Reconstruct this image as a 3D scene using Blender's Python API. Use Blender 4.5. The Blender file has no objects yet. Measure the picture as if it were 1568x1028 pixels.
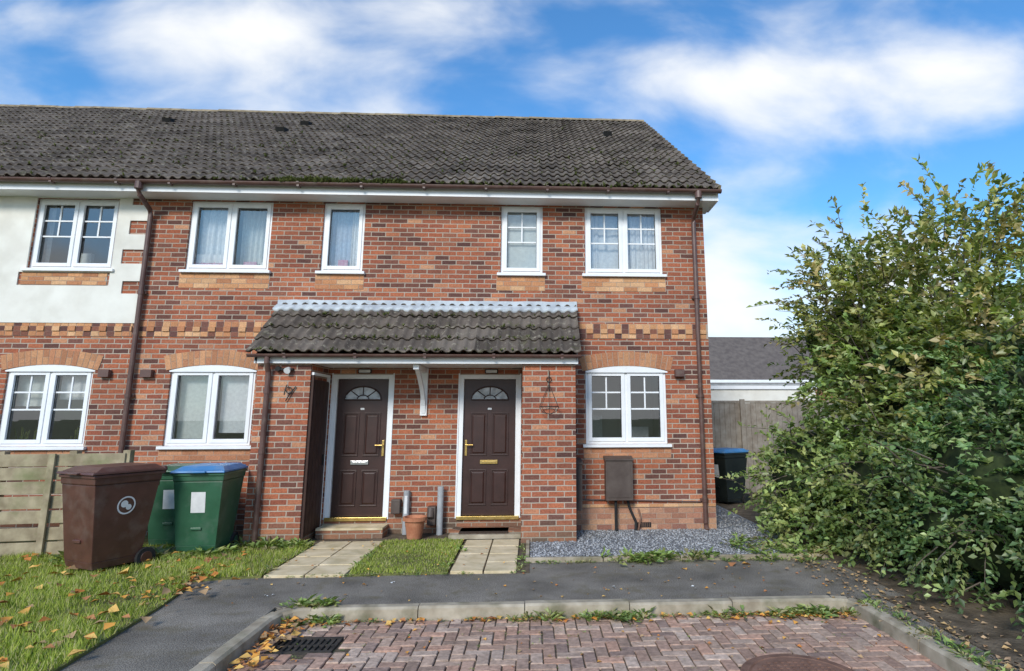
import bpy, math, random
import numpy as np
from mathutils import Vector, Matrix
random.seed(7); rng=np.random.default_rng(7)
S=bpy.context.scene
S.view_settings.view_transform='Standard'; S.view_settings.look='None'; S.view_settings.exposure=0
COL=bpy.context.collection
# ---------------------------------------------------------------- materials
class NT:
    def __init__(s,name):
        s.m=bpy.data.materials.new(name); s.m.use_nodes=True; s.t=s.m.node_tree
        s.b=s.t.nodes['Principled BSDF']
    def n(s,typ,ins=None,**kw):
        nd=s.t.nodes.new('ShaderNode'+typ)
        for k,v in kw.items(): setattr(nd,k,v)
        for k,v in (ins or {}).items(): s.set(nd.inputs[k],v)
        return nd
    def set(s,inp,v):
        if isinstance(v,bpy.types.NodeSocket): s.t.links.new(v,inp)
        else: inp.default_value=v
    def ramp(s,fac,stops,interp='LINEAR'):
        r=s.n('ValToRGB',{'Fac':fac}); cr=r.color_ramp; cr.interpolation=interp
        while len(cr.elements)<len(stops): cr.elements.new(0.5)
        for e,(p,c) in zip(cr.elements,stops):
            e.position=p; e.color=(c[0],c[1],c[2],1) if not isinstance(c,(int,float)) else (c,c,c,1)
        return r.outputs['Color']
    def mix(s,f,a,b,bt='MIX'):
        m=s.n('MixRGB',{'Fac':f,'Color1':a,'Color2':b},blend_type=bt); return m.outputs[0]
    def pos(s): return s.n('NewGeometry').outputs['Position']
    def noise(s,scale,detail=4,vec=None,rough=.55,out='Fac'):
        return s.n('TexNoise',{'Vector':vec or s.pos(),'Scale':scale,'Detail':detail,'Roughness':rough}).outputs[out]
    def math(s,op,a,b=0.0,c=0.0):
        return s.n('Math',{0:a,1:b,2:c},operation=op).outputs[0]
    def bump(s,h,strength=.4,dist=.01):
        s.set(s.b.inputs['Normal'],s.n('Bump',{'Height':h,'Strength':strength,'Distance':dist}).outputs[0])
def c4(c): return (c[0],c[1],c[2],1)
def mottled(name,a,b,scale=8,rough=.7,bump=.2,bdist=.005,bscale=60,spec=.3,grime=None,metal=0):
    t=NT(name); f=t.noise(scale,3); col=t.ramp(f,[(.32,a),(.68,b)])
    if grime: col=t.mix(t.ramp(t.noise(grime[1],5),[(.5,0.),(.75,grime[2])]),col,c4(grime[0]))
    t.set(t.b.inputs['Base Color'],col); t.b.inputs['Roughness'].default_value=rough
    t.b.inputs['Specular IOR Level'].default_value=spec; t.b.inputs['Metallic'].default_value=metal
    if bump: t.bump(t.noise(bscale,2),bump,bdist)
    return t.m
def brick_wall_mat(name):
    t=NT(name); g=t.pos(); sp=t.n('SeparateXYZ',{0:g})
    u=t.math('ADD',sp.outputs[0],sp.outputs[1])
    v=t.n('CombineXYZ',{0:u,1:sp.outputs[2],2:0.0}).outputs[0]
    wob=t.n('VectorMath',{0:t.noise(9,1,out='Color'),1:(.5,.5,.5)},operation='SUBTRACT').outputs[0]
    wob=t.n('VectorMath',{0:wob,'Scale':.008},operation='SCALE').outputs[0]
    v=t.n('VectorMath',{0:v,1:wob},operation='ADD').outputs[0]
    b=t.n('TexBrick',{'Vector':v,'Color1':(0,0,0,1),'Color2':(1,1,1,1),'Mortar':(0,0,0,1),'Scale':1.,'Mortar Size':.008,'Mortar Smooth':.2,'Bias':0.,'Brick Width':.225,'Row Height':.075})
    tint=b.outputs['Color']
    col=t.ramp(tint,[(0,(.11,.055,.048)),(.12,(.18,.078,.058)),(.26,(.34,.112,.062)),(.45,(.43,.148,.078)),(.58,(.27,.09,.058)),(.7,(.47,.18,.095)),(.82,(.17,.08,.066)),(.92,(.38,.13,.072)),(1,(.56,.3,.175))])
    fine=t.noise(38,4)
    col=t.mix(.6,col,t.ramp(fine,[(.3,(.5,.47,.46)),(.7,(1.3,1.25,1.2))]),'MULTIPLY')
    big=t.noise(1.3,4)
    col=t.mix(.65,col,t.ramp(big,[(.3,(.72,.7,.7)),(.7,(1.25,1.2,1.14))]),'MULTIPLY')
    mort=t.ramp(big,[(.3,(.33,.265,.21)),(.7,(.49,.4,.32))])
    col=t.mix(b.outputs['Fac'],col,mort)
    low=t.math('MULTIPLY',t.ramp(sp.outputs[2],[(0.,1.),(.4,0.)]),fine)
    col=t.mix(t.math('MULTIPLY',low,.85),col,(.17,.16,.1,1))
    t.set(t.b.inputs['Base Color'],col); t.b.inputs['Roughness'].default_value=.88; t.b.inputs['Specular IOR Level'].default_value=.2
    h=t.math('ADD',t.math('MULTIPLY',b.outputs['Fac'],-1.),t.math('MULTIPLY',fine,.6))
    t.bump(h,.8,.007)
    return t.m
def colattr_mat(name,rough=.8,nscale=30,spec=.25,bump=.3,bdist=.004,trans=0,vary=.5):
    t=NT(name); col=t.n('Attribute',attribute_name='Col').outputs['Color']
    if vary: col=t.mix(vary,col,t.ramp(t.noise(nscale,3),[(.3,.55),(.7,1.35)]),'MULTIPLY')
    t.set(t.b.inputs['Base Color'],col); t.b.inputs['Roughness'].default_value=rough; t.b.inputs['Specular IOR Level'].default_value=spec
    if bump: t.bump(t.noise(nscale*3,2),bump,bdist)
    if trans:
        df=t.n('BsdfDiffuse',{'Color':col}); tr=t.n('BsdfTranslucent',{'Color':t.mix(1.,col,(1.3,1.5,.5,1),'MULTIPLY')})
        mx=t.n('MixShader',{0:trans}); t.t.links.new(df.outputs[0],mx.inputs[1]); t.t.links.new(tr.outputs[0],mx.inputs[2])
        if spec>.3:
            gs=t.n('BsdfGlossy',{'Roughness':.45,'Color':(.8,.85,.8,1)}); m2=t.n('MixShader',{0:.05}); t.t.links.new(mx.outputs[0],m2.inputs[1]); t.t.links.new(gs.outputs[0],m2.inputs[2]); mx=m2
        out=t.t.nodes['Material Output']; t.t.links.new(mx.outputs[0],out.inputs[0])
    return t.m
def tile_mat(name,kx,gy):
    t=NT(name); g=t.pos(); sp=t.n('SeparateXYZ',{0:g})
    v=t.n('CombineXYZ',{0:sp.outputs[0],1:t.math('MULTIPLY',t.math('ADD',sp.outputs[1],kx[1]),kx[0]),2:0.}).outputs[0]
    b=t.n('TexBrick',{'Vector':v,'Color1':(0,0,0,1),'Color2':(1,1,1,1),'Mortar':(.2,.2,.2,1),'Scale':1.,'Mortar Size':.003,'Brick Width':.3,'Row Height':gy},offset=0.,offset_frequency=2)
    col=t.ramp(b.outputs['Color'],[(0,(.072,.058,.048)),(.5,(.112,.09,.074)),(1,(.155,.128,.106))])
    col=t.mix(1.,col,t.ramp(t.noise(1.1,3),[(.3,.75),(.7,1.25)]),'MULTIPLY')
    n2=t.noise(11,5,rough=.74)
    col=t.mix(t.ramp(n2,[(.55,0.),(.69,.8)]),col,(.34,.3,.23,1))
    col=t.mix(t.ramp(t.noise(5,5,rough=.7),[(.57,0.),(.69,.55)]),col,(.095,.095,.04,1))
    t.set(t.b.inputs['Base Color'],col); t.b.inputs['Roughness'].default_value=.9; t.b.inputs['Specular IOR Level'].default_value=.15
    t.bump(n2,.5,.006)
    return t.m
M={}
M['brick']=brick_wall_mat('brick_wall')
M['cbrick']=colattr_mat('feature_brick',.88,60)
M['mortar']=mottled('mortar',(.32,.26,.21),(.44,.37,.31),12,.9)
M['render']=mottled('cream_render',(.7,.67,.6),(.8,.78,.71),2.5,.9,.3,.003,140,grime=((.46,.43,.36),1.7,.45))
M['upvc']=mottled('white_upvc',(.78,.79,.8),(.84,.85,.86),3,.35,.0,grime=((.58,.58,.55),5,.2))
M['brownplastic']=mottled('brown_plastic',(.09,.045,.036),(.13,.068,.055),4,.4,0,spec=.5,grime=((.18,.15,.12),9,.5))
M['door']=mottled('brown_door',(.034,.014,.011),(.048,.02,.016),5,.38,.1,.001,200,spec=.5)
M['gate']=mottled('brown_gate',(.045,.022,.017),(.065,.033,.025),6,.6,.2)
M['brass']=mottled('brass',(.5,.33,.09),(.68,.5,.2),20,.32,0,metal=.85)
M['chrome']=mottled('chrome',(.6,.6,.62),(.7,.7,.72),20,.25,0,metal=.9)
M['lead']=mottled('lead_flashing',(.38,.41,.44),(.54,.58,.6),4,.6,.3,.004,25,grime=((.25,.25,.25),9,.5))
M['iron']=mottled('cast_iron',(.03,.028,.026),(.08,.07,.06),15,.65,.5,.003,80,metal=.3)
M['rust']=mottled('rusty_iron',(.14,.075,.052),(.24,.13,.09),9,.75,.6,.004,90)
M['concrete']=mottled('kerb_concrete',(.27,.22,.155),(.48,.41,.31),5,.92,.6,.004,120,grime=((.11,.105,.05),3.5,.9))
M['slab']=mottled('paving_slab',(.56,.44,.26),(.74,.6,.4),5,.9,.5,.004,90,grime=((.3,.25,.13),2.6,.7))
M['soil']=mottled('soil',(.07,.052,.034),(.17,.13,.09),6,.95,.8,.02,40)
M['lawnsoil']=mottled('lawn_base',(.09,.095,.03),(.19,.19,.06),7,.95,.8,.02,40)
M['wood']=mottled('weathered_wood',(.24,.19,.12),(.42,.35,.23),6,.85,.5,.003,60,grime=((.14,.17,.06),2.5,.8))
M['greywood']=mottled('grey_fence_wood',(.24,.2,.16),(.36,.32,.27),7,.85,.5,.003,60)
M['binbrown']=mottled('brown_bin_plastic',(.075,.03,.022),(.11,.045,.033),5,.4,.15,.002,90,spec=.5,grime=((.17,.12,.1),6,.5))
M['bingreen']=mottled('green_bin_plastic',(.024,.09,.046),(.036,.12,.065),5,.38,.15,.002,90,spec=.5,grime=((.12,.17,.13),6,.5))
M['binblue']=mottled('blue_bin_plastic',(.04,.16,.36),(.06,.22,.46),5,.4,.1,.002,90,grime=((.27,.34,.4),6,.5))
M['bindark']=mottled('black_bin_plastic',(.01,.014,.013),(.02,.025,.022),5,.42,0)
M['rubber']=mottled('rubber',(.015,.015,.015),(.03,.03,.03),9,.8,0)
M['label']=mottled('white_label',(.6,.6,.6),(.75,.75,.74),9,.6,0)
M['terracotta']=mottled('terracotta',(.36,.13,.065),(.5,.22,.12),9,.8,.3)
M['pvcgrey']=mottled('grey_pvc',(.3,.31,.32),(.4,.41,.42),9,.5,0)
M['meter']=mottled('meter_box',(.07,.05,.042),(.11,.085,.072),5,.5,.1)
M['roomwall']=mottled('room_wall',(.4,.38,.35),(.5,.48,.44),2,.9,0)
M['mat']=mottled('door_mat',(.05,.03,.022),(.1,.07,.05),60,.95,1.,.01,200)
M['bark']=mottled('bark',(.09,.072,.055),(.18,.145,.11),9,.9,0)
M['leaf']=colattr_mat('leaves',.5,3,.35,0,trans=.28,vary=0)
M['grassblade']=colattr_mat('grass_blades',.6,2,.25,0,trans=.2,vary=0)
M['litter']=colattr_mat('dead_leaves',.75,20,.2,0,vary=0)
M['stone']=colattr_mat('slate_chippings',.75,40,.3,0,vary=0)
M['paver']=colattr_mat('block_paver',.88,26,.2,.6,.004,vary=.7)
M['moss']=mottled('moss',(.08,.1,.025),(.18,.2,.06),20,.95,0)
M['tile']=tile_mat('concrete_roof_tile',(1.2295,.4),.32)
M['tilec']=tile_mat('porch_roof_tile',(1.3206,.924),.305)
M['ridge']=mottled('ridge_tile',(.18,.14,.09),(.36,.29,.19),7,.9,.4)
M['farroof']=mottled('far_roof',(.1,.082,.075),(.15,.125,.11),3,.9,0)
M['yellow']=mottled('yellow_plastic',(.4,.42,.05),(.5,.5,.08),6,.6,0)
t=NT('asphalt'); c=t.ramp(t.noise(110,2),[(.38,(.1,.088,.074)),(.62,(.31,.275,.23))])
c=t.mix(1.,c,t.ramp(t.noise(1.8,5),[(.3,.62),(.7,1.3)]),'MULTIPLY')
c=t.mix(t.ramp(t.noise(3.5,6,rough=.65),[(.52,0.),(.68,.7)]),c,(.14,.118,.075,1))
t.set(t.b.inputs['Base Color'],c); t.b.inputs['Roughness'].default_value=.95; t.b.inputs['Specular IOR Level'].default_value=.1; t.bump(t.noise(110,2),.8,.006); M['asphalt']=t.m
t=NT('gravel_bed'); vo=t.n('TexVoronoi',{'Vector':t.pos(),'Scale':38.}); 
c=t.ramp(t.n('SeparateXYZ',{0:vo.outputs['Color']}).outputs[0],[(0,(.1,.103,.11)),(1,(.3,.31,.33))]); t.set(t.b.inputs['Base Color'],c); t.b.inputs['Roughness'].default_value=.8
t.bump(vo.outputs['Distance'],1.,.012); M['gravel']=t.m
t=NT('window_glass'); fr=t.n('Fresnel',{'IOR':1.5}); gl=t.n('BsdfGlossy',{'Color':(.95,.97,1,1),'Roughness':.01}); tr=t.n('BsdfTransparent',{'Color':(.88,.91,.91,1)})
mx=t.n('MixShader',{0:t.math('ADD',t.math('MULTIPLY',fr.outputs[0],1.4),.08)}); t.t.links.new(tr.outputs[0],mx.inputs[1]); t.t.links.new(gl.outputs[0],mx.inputs[2]); t.t.links.new(mx.outputs[0],t.t.nodes['Material Output'].inputs[0])
M['glass']=t.m
def curtain_mat(name,a,b):
    t=NT(name); col=t.ramp(t.noise(20,2),[(.35,a),(.65,b)]); t.set(t.b.inputs['Base Color'],col); t.b.inputs['Roughness'].default_value=.9
    return t.m
M['net']=curtain_mat('net_curtain',(.7,.7,.71),(.82,.82,.82)); M['blue_c']=curtain_mat('blue_curtain',(.42,.48,.6),(.52,.6,.72)); M['frost']=curtain_mat('frosted_blind',(.6,.62,.6),(.7,.72,.69))
M['pinkitem']=curtain_mat('pink_fabric',(.6,.2,.35),(.7,.45,.55))
# ---------------------------------------------------------------- mesh building
class MB:
    def __init__(s): s.v=[];s.f=[];s.mi=[];s.c=[];s.mats=[];s.xf=None
    def m(s,k):
        mt=M[k]
        if mt not in s.mats: s.mats.append(mt)
        return s.mats.index(mt)
    def add(s,vs,fs,k,col=(1,1,1)):
        o=len(s.v)
        for p in vs:
            if s.xf is not None: p=s.xf@Vector(p)
            s.v.append(tuple(p)); s.c.append((col[0],col[1],col[2],1))
        i=s.m(k)
        for f in fs: s.f.append([o+j for j in f]); s.mi.append(i)
    def box(s,x0,x1,y0,y1,z0,z1,k,col=(1,1,1)):
        s.add([(x0,y0,z0),(x1,y0,z0),(x1,y1,z0),(x0,y1,z0),(x0,y0,z1),(x1,y0,z1),(x1,y1,z1),(x0,y1,z1)],
          [(0,3,2,1),(4,5,6,7),(0,1,5,4),(1,2,6,5),(2,3,7,6),(3,0,4,7)],k,col)
    def hexa(s,b,t,k,col=(1,1,1)):
        s.add(list(b)+list(t),[(0,3,2,1),(4,5,6,7),(0,1,5,4),(1,2,6,5),(2,3,7,6),(3,0,4,7)],k,col)
    def tube(s,pts,r,k,n=10,cap=True,col=(1,1,1)):
        pts=[Vector(p) for p in pts]; vs=[];fs=[]
        rr=r if isinstance(r,(list,tuple)) else [r]*len(pts)
        for i,p in enumerate(pts):
            d=(pts[min(i+1,len(pts)-1)]-pts[max(i-1,0)]).normalized()
            a=d.cross(Vector((0,0,1))) if abs(d.z)<.9 else d.cross(Vector((1,0,0)))
            a.normalize(); b=d.cross(a)
            for j in range(n):
                th=2*math.pi*j/n; vs.append(p+(a*math.cos(th)+b*math.sin(th))*rr[i])
        for i in range(len(pts)-1):
            for j in range(n): fs.append((i*n+j,i*n+(j+1)%n,(i+1)*n+(j+1)%n,(i+1)*n+j))
        if cap: fs.append(tuple(range(n))[::-1]); fs.append(tuple((len(pts)-1)*n+j for j in range(n)))
        s.add(vs,fs,k,col)
    def lathe(s,cx,cy,prof,k,n=24):
        vs=[];fs=[]
        for r,z in prof:
            for j in range(n): th=2*math.pi*j/n; vs.append((cx+r*math.cos(th),cy+r*math.sin(th),z))
        for i in range(len(prof)-1):
            for j in range(n): fs.append((i*n+j,i*n+(j+1)%n,(i+1)*n+(j+1)%n,(i+1)*n+j))
        s.add(vs,fs,k)
    def obj(s,name,parent=None,smooth=False,bevel=0):
        me=bpy.data.meshes.new(name); me.from_pydata(s.v,[],s.f); 
        for mt in s.mats: me.materials.append(mt)
        me.polygons.foreach_set('material_index',s.mi)
        a=me.color_attributes.new('Col','FLOAT_COLOR','POINT'); a.data.foreach_set('color',np.array(s.c,dtype=np.float32).ravel())
        if smooth: me.polygons.foreach_set('use_smooth',[True]*len(s.f))
        me.update(); o=bpy.data.objects.new(name,me); COL.objects.link(o)
        if parent: o.parent=parent
        if bevel:
            b=o.modifiers.new('b','BEVEL'); b.width=bevel; b.segments=2; b.limit_method='ANGLE'
        return o
def np_obj(name,V,F,C,mat,parent=None,smooth=False):
    me=bpy.data.meshes.new(name); V=np.asarray(V,dtype=np.float32); F=np.asarray(F,dtype=np.int32); k=F.shape[1]
    me.vertices.add(len(V)); me.vertices.foreach_set('co',V.ravel())
    me.loops.add(F.size); me.loops.foreach_set('vertex_index',F.ravel())
    me.polygons.add(len(F)); me.polygons.foreach_set('loop_start',np.arange(0,F.size,k,dtype=np.int32)); me.polygons.foreach_set('loop_total',np.full(len(F),k,dtype=np.int32))
    if C is not None:
        a=me.color_attributes.new('Col','FLOAT_COLOR','POINT'); CC=np.ones((len(V),4),dtype=np.float32); CC[:,:3]=C; a.data.foreach_set('color',CC.ravel())
    me.materials.append(mat); me.update(calc_edges=True); me.validate()
    if smooth: me.polygons.foreach_set('use_smooth',[True]*len(F))
    o=bpy.data.objects.new(name,me); COL.objects.link(o)
    if parent: o.parent=parent
    return o
def empty(name):
    o=bpy.data.objects.new(name,None); COL.objects.link(o); o.empty_display_size=.3; return o
house=empty('brick_house'); nb=empty('rendered_house')
# ---------------------------------------------------------------- house dims
XL,XR=-17.0,2.986; XP=-5.78; ZE=5.08; YD=11.28
UP=[('W2',-5.176,-3.915),('W3',-3.124,-2.474),('W4',-.313,.356),('W5',1.037,2.293)]
Z0U,Z1U=3.923,5.05; Z0L,Z1L=1.268,2.402
openH=[(a,b,Z0U,Z1U) for _,a,b in UP]+[(-5.207,-3.96,Z0L,Z1L),(1.029,2.285,Z0L,Z1L),(-2.802,-1.907,.212,2.318),(-.9,.02,.212,2.318)]
openN=[(-7.497,-6.253,Z0U,Z1U),(-7.551,-6.32,Z0L,Z1L),(-10.6,-9.35,Z0U,Z1U),(-10.6,-9.35,Z0L,Z1L)]
def grid_wall(mb,x0,x1,z0,z1,opens,y,depth,k,extra=None,edges=True):
    xs=sorted({x0,x1}|{v for o in opens for v in o[:2] if x0<v<x1}); zs=sorted({z0,z1}|{v for o in opens for v in o[2:] if z0<v<z1})
    def fill(i,j):
        if i<0 or j<0 or i>=len(xs)-1 or j>=len(zs)-1: return False
        cx=(xs[i]+xs[i+1])/2; cz=(zs[j]+zs[j+1])/2
        return not any(o[0]<cx<o[1] and o[2]<cz<o[3] for o in opens)
    for i in range(len(xs)-1):
        for j in range(len(zs)-1):
            if not fill(i,j): continue
            a,b,c,d=xs[i],xs[i+1],zs[j],zs[j+1]
            mb.add([(a,y,c),(b,y,c),(b,y,d),(a,y,d)],[(0,1,2,3)],k)
            if edges:
                Y=y+depth
                if not fill(i-1,j): mb.add([(a,y,c),(a,y,d),(a,Y,d),(a,Y,c)],[(0,1,2,3)],k)
                if not fill(i+1,j): mb.add([(b,y,c),(b,Y,c),(b,Y,d),(b,y,d)],[(0,1,2,3)],k)
                if not fill(i,j-1): mb.add([(a,y,c),(a,Y,c),(b,Y,c),(b,y,c)],[(0,1,2,3)],k)
                if not fill(i,j+1): mb.add([(a,y,d),(b,y,d),(b,Y,d),(a,Y,d)],[(0,1,2,3)],k)
mb=MB(); grid_wall(mb,XP,XR,-.13,ZE,openH,0,.14,'brick')
mb.add([(XR,0,-.13),(XR,YD,-.13),(XR,YD,5.4),(XR,YD/2,9.4),(XR,0,5.4)],[(0,1,2,3,4)],'brick')
mb.add([(XR,YD,-.13),(XP,YD,-.13),(XP,YD,5.4),(XR,YD,5.4)],[(0,1,2,3)],'brick')
mb.obj('walls',house)
mb=MB(); grid_wall(mb,XL,XP,-.13,ZE,openN,0,.14,'brick')
mb.add([(XL,0,-.13),(XL,YD,-.13),(XL,YD,5.4),(XL,YD/2,9.4),(XL,0,5.4)],[(0,1,2,3,4)],'brick')
mb.add([(XP,YD,-.13),(XL,YD,-.13),(XL,YD,5.4),(XP,YD,5.4)],[(0,1,2,3)],'brick')
mb.obj('walls',nb)
mb=MB()
notch=[(-6.06,-5.80,4.955,5.2),(-6.06,-5.80,4.48,4.70),(-6.12,-5.80,4.01,4.235),(-6.06,-5.80,3.54,3.735)]
grid_wall(mb,XL,-5.80,3.085,5.07,[openN[0],openN[2],(-7.6,-6.26,3.66,3.865)]+notch,-.022,.021,'render'); mb.obj('cream_render',nb)
# feature bricks ------------------------------------------------------------
OR=[(.54,.27,.13),(.6,.33,.17),(.5,.23,.11),(.63,.37,.2),(.45,.2,.1)]
DK=[(.13,.06,.05),(.18,.08,.06),(.22,.09,.06)]
def jit(c,a=.12):
    k=1+random.uniform(-a,a); return tuple(x*k for x in c)
def brick_rows(mb,x0,x1,z0,z1,bw=.225,rh=.075,pal=OR,y=-.007,stag=True):
    mb.box(x0,x1,y+.004,.02,z0,z1,'mortar'); n=max(1,round((z1-z0)/rh)); rh=(z1-z0)/n
    for r in range(n):
        x=x0-(bw/2 if (stag and r%2) else 0)
        while x<x1-.01:
            a=max(x0,x)+.004; b=min(x1,x+bw)-.004
            if b-a>.02: mb.box(a,b,y,.01,z0+r*rh+.004,z0+(r+1)*rh-.004,'cbrick',jit(random.choice(pal)))
            x+=bw
fb=MB(); fn=MB()
for _,a,b in UP: brick_rows(fb,a-.06,b+.04,3.64,3.868,pal=OR)
brick_rows(fn,-7.56,-6.3,3.67,3.86,y=-.012)
for m_,a,b in ((fb,-5.25,-3.62),(fb,.99,2.33),(fn,-7.6,-6.28)): brick_rows(m_,a,b,1.06,1.215,pal=[(.5,.24,.13),(.43,.19,.1)])
def band(mb,x0,x1):
    z=2.885
    mb.box(x0,x1,-.008,.02,z,z+.235,'mortar')
    x=x0;i=0
    while x<x1-.03:
        b=min(x+.1125,x1)
        mb.box(x+.004,b-.004,-.012,.01,z+.154,z+.231,'cbrick',jit(random.choice(OR if i%2 else DK+OR)))
        mb.box(x+.004,b-.004,(-.03 if i%2 else -.012),.01,z+.079,z+.149,'cbrick',jit(random.choice(OR if i%2 else DK)))
        mb.box(x+.004,b-.004,-.012,.01,z+.004,z+.074,'cbrick',jit(random.choice(OR if i//2%2 else DK+OR[:1])))
        x+=.1125;i+=1
band(fb,XP+.05,-3.72);band(fb,.93,XR-.003);band(fn,XL,XP-.05)
def arch(mb,x0,x1,zs,rise,h):
    w=(x1-x0)/2; cx=(x0+x1)/2; R=(w*w+rise*rise)/(2*rise); cz=zs+rise-R; th=math.asin(w/R)
    n=int(2*th*R/.078); 
    vs=[];k=16
    for i in range(k+1):
        a=-th+2*th*i/k; vs.append((cx+R*math.sin(a)*.93,.02,cz+R*math.cos(a)))
    vs=[(vs[-1][0],.02,zs-.02)]+vs[::-1]+[(vs[0][0],.02,zs-.02)]
    vs=[(v[0],-.004,v[2]) for v in vs]
    mb.add(vs,[tuple(range(len(vs)))],'upvc')
    for i in range(n):
        a0=-th+2*th*i/n; a1=-th+2*th*(i+1)/n; g=.004/R
        for (r0,r1) in ((R,R+h*.5-.003),(R+h*.5+.003,R+h)) if i%2 else ((R,R+h),):
            q=[(cx+r*math.sin(a),cz+r*math.cos(a)) for r,a in ((r0,a0+g),(r0,a1-g),(r1,a1-g),(r1,a0+g))]
            mb.hexa([(p[0],-.012,p[1]) for p in q],[(p[0],.01,p[1]) for p in q],'cbrick',jit(random.choice([(.53,.27,.14),(.47,.23,.12),(.42,.19,.1)])))
    k=20;V=[]
    for i in range(k+1):
        a=-th+2*th*i/k
        V+=[(cx+R*math.sin(a),-.008,cz+R*math.cos(a)),(cx+(R+h)*math.sin(a),-.008,cz+(R+h)*math.cos(a))]
    mb.add(V,[(2*i,2*i+2,2*i+3,2*i+1) for i in range(k)],'mortar')
for m_,a,b in ((fb,.98,2.36),(fb,-5.27,-3.9),(fn,-7.62,-6.25),(fn,-10.65,-9.3)): arch(m_,a,b,2.375,.085,.22)
brick_rows(fb,.84,XR-.005,.345,.395,rh=.06,pal=OR,y=-.016)
brick_rows(fb,.84,XR-.005,-.05,.335,pal=[(.42,.22,.14),(.5,.28,.17),(.36,.17,.11),(.27,.125,.09)],y=-.010)
fb.obj('feature_brickwork',house); fn.obj('feature_brickwork',nb)
# ---------------------------------------------------------------- windows
def curtain(mb,x0,x1,z0,z1,y,k,amp=.02,per=.09):
    n=max(8,int((x1-x0)/per*6)); vs=[]
    for i in range(n+1):
        x=x0+(x1-x0)*i/n; yy=y+amp*math.sin(2*math.pi*x/per)+amp*.5*math.sin(2*math.pi*x/(per*2.7))
        vs+=[(x,yy,z0),(x+.01*math.sin(x*20),yy*1,z1)]
    mb.add(vs,[(2*i,2*i+2,2*i+3,2*i+1) for i in range(n)],k)
def window(name,x0,x1,z0,z1,split,bars,par):
    mb=MB(); f=.05; y0,y1=.035,.1
    mb.box(x0,x0+f,y0,y1,z0,z1,'upvc');mb.box(x1-f,x1,y0,y1,z0,z1,'upvc')
    mb.box(x0+f,x1-f,y0,y1,z1-f,z1,'upvc');mb.box(x0+f,x1-f,y0,y1,z0,z0+f,'upvc')
    if split:
        xm=(x0+x1)/2; mb.box(xm-.025,xm+.025,y0,y1,z0+f,z1-f,'upvc'); panes=[(x0+f,xm-.025),(xm+.025,x1-f)]
    else: panes=[(x0+f,x1-f)]
    for a,b in panes:
        s=.048; c,d=z0+f,z1-f; Y0=y0-.014;Y1=y1-.01
        mb.box(a-.008,a+s,Y0,Y1,c-.008,d+.008,'upvc');mb.box(b-s,b+.008,Y0,Y1,c-.008,d+.008,'upvc')
        mb.box(a+s,b-s,Y0,Y1,c-.008,c+s,'upvc');mb.box(a+s,b-s,Y0,Y1,d-s,d+.008,'upvc')
        A,B,C,D=a+s,b-s,c+s,d-s
        for q in ((A,A+.006,C,D),(B-.006,B,C,D),(A+.006,B-.006,C,C+.006),(A+.006,B-.006,D-.006,D)): mb.box(q[0],q[1],.055,.066,q[2],q[3],'rubber')
        if bars:
            h=D-C; zb=[D-h*.27,D-h*.54]; xmid=(A+B)/2; g=.012
            for z in zb: mb.box(A+.006,B-.006,.056,.074,z-g,z+g,'upvc')
            mb.box(xmid-g,xmid+g,.0565,.0745,zb[1]+g,zb[0]-g,'upvc'); mb.box(xmid-g,xmid+g,.0565,.0745,zb[0]+g,D-.006,'upvc')
    mb.box(x0-.05,x1+.05,-.06,y0+.02,z0-.045,z0-.002,'upvc')
    mb.obj(name+'_frame',par,bevel=.004)
    g=MB(); tl=random.uniform(-.004,.004)
    for a,b in panes: g.add([(a,.068+tl,z0+f),(b,.068-tl,z0+f),(b,.068-tl*.4,z1-f),(a,.068+tl,z1-f)],[(0,1,2,3)],'glass')
    g.obj(name+'_glass',par)
    r=MB(); X0,X1,Y0,Y1,Z0_,Z1_=x0-.25,x1+.25,.142,2.4,z0-.6,z1+.1
    r.add([(X0,Y0,Z0_),(X1,Y0,Z0_),(X1,Y1,Z0_),(X0,Y1,Z0_),(X0,Y0,Z1_),(X1,Y0,Z1_),(X1,Y1,Z1_),(X0,Y1,Z1_)],[(0,1,2,3),(7,6,5,4),(5,6,2,1),(6,7,3,2),(7,4,0,3)],'roomwall')
    r.box(x0,x1,.13,.3,z0-.03,z0+.005,'upvc')
    return r
def finish(r,name,par): r.obj(name+'_interior',par)
r=window('window_a',-5.176,-3.915,Z0U,Z1U,1,0,house); curtain(r,-5.1,-4.58,4.2,5.0,.2,'net'); curtain(r,-4.5,-3.97,4.1,5.0,.3,'frost'); curtain(r,-5.12,-4.6,3.98,4.1,.17,'pinkitem',.006); curtain(r,-5.1,-4.6,4.08,4.22,.165,'net',.01); r.box(-4.4,-4.2,.22,.25,4.0,4.12,'pinkitem'); r.box(-4.15,-4.0,.24,.28,3.95,4.12,'net'); finish(r,'window_a',house)
r=window('window_b',-3.124,-2.474,Z0U,Z1U,0,0,house); curtain(r,-3.1,-2.7,3.95,5.02,.2,'blue_c',.012,.07);curtain(r,-2.72,-2.5,3.95,5.02,.18,'net',.012,.05); r.box(-2.9,-2.75,.15,.17,3.99,4.15,'pinkitem'); finish(r,'window_b',house)
r=window('window_c',-.313,.356,Z0U,Z1U,0,1,house); curtain(r,-.3,.34,3.94,5.02,.125,'frost',.0005,.3); finish(r,'window_c',house)
r=window('window_d',1.037,2.293,Z0U,Z1U,1,1,house); curtain(r,1.06,1.28,3.95,5.02,.18,'net',.015,.07);curtain(r,1.8,2.27,3.95,5.02,.17,'net',.015,.07);curtain(r,1.28,1.8,3.95,5.02,.2,'net',.006,.2); finish(r,'window_d',house)
r=window('window_e',-5.207,-3.96,Z0L,Z1L,1,0,house); curtain(r,-5.13,-4.65,1.3,2.38,.2,'frost',.002,.3); curtain(r,-4.52,-4.0,1.45,2.38,.2,'net',.004,.2); finish(r,'window_e',house)
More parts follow.
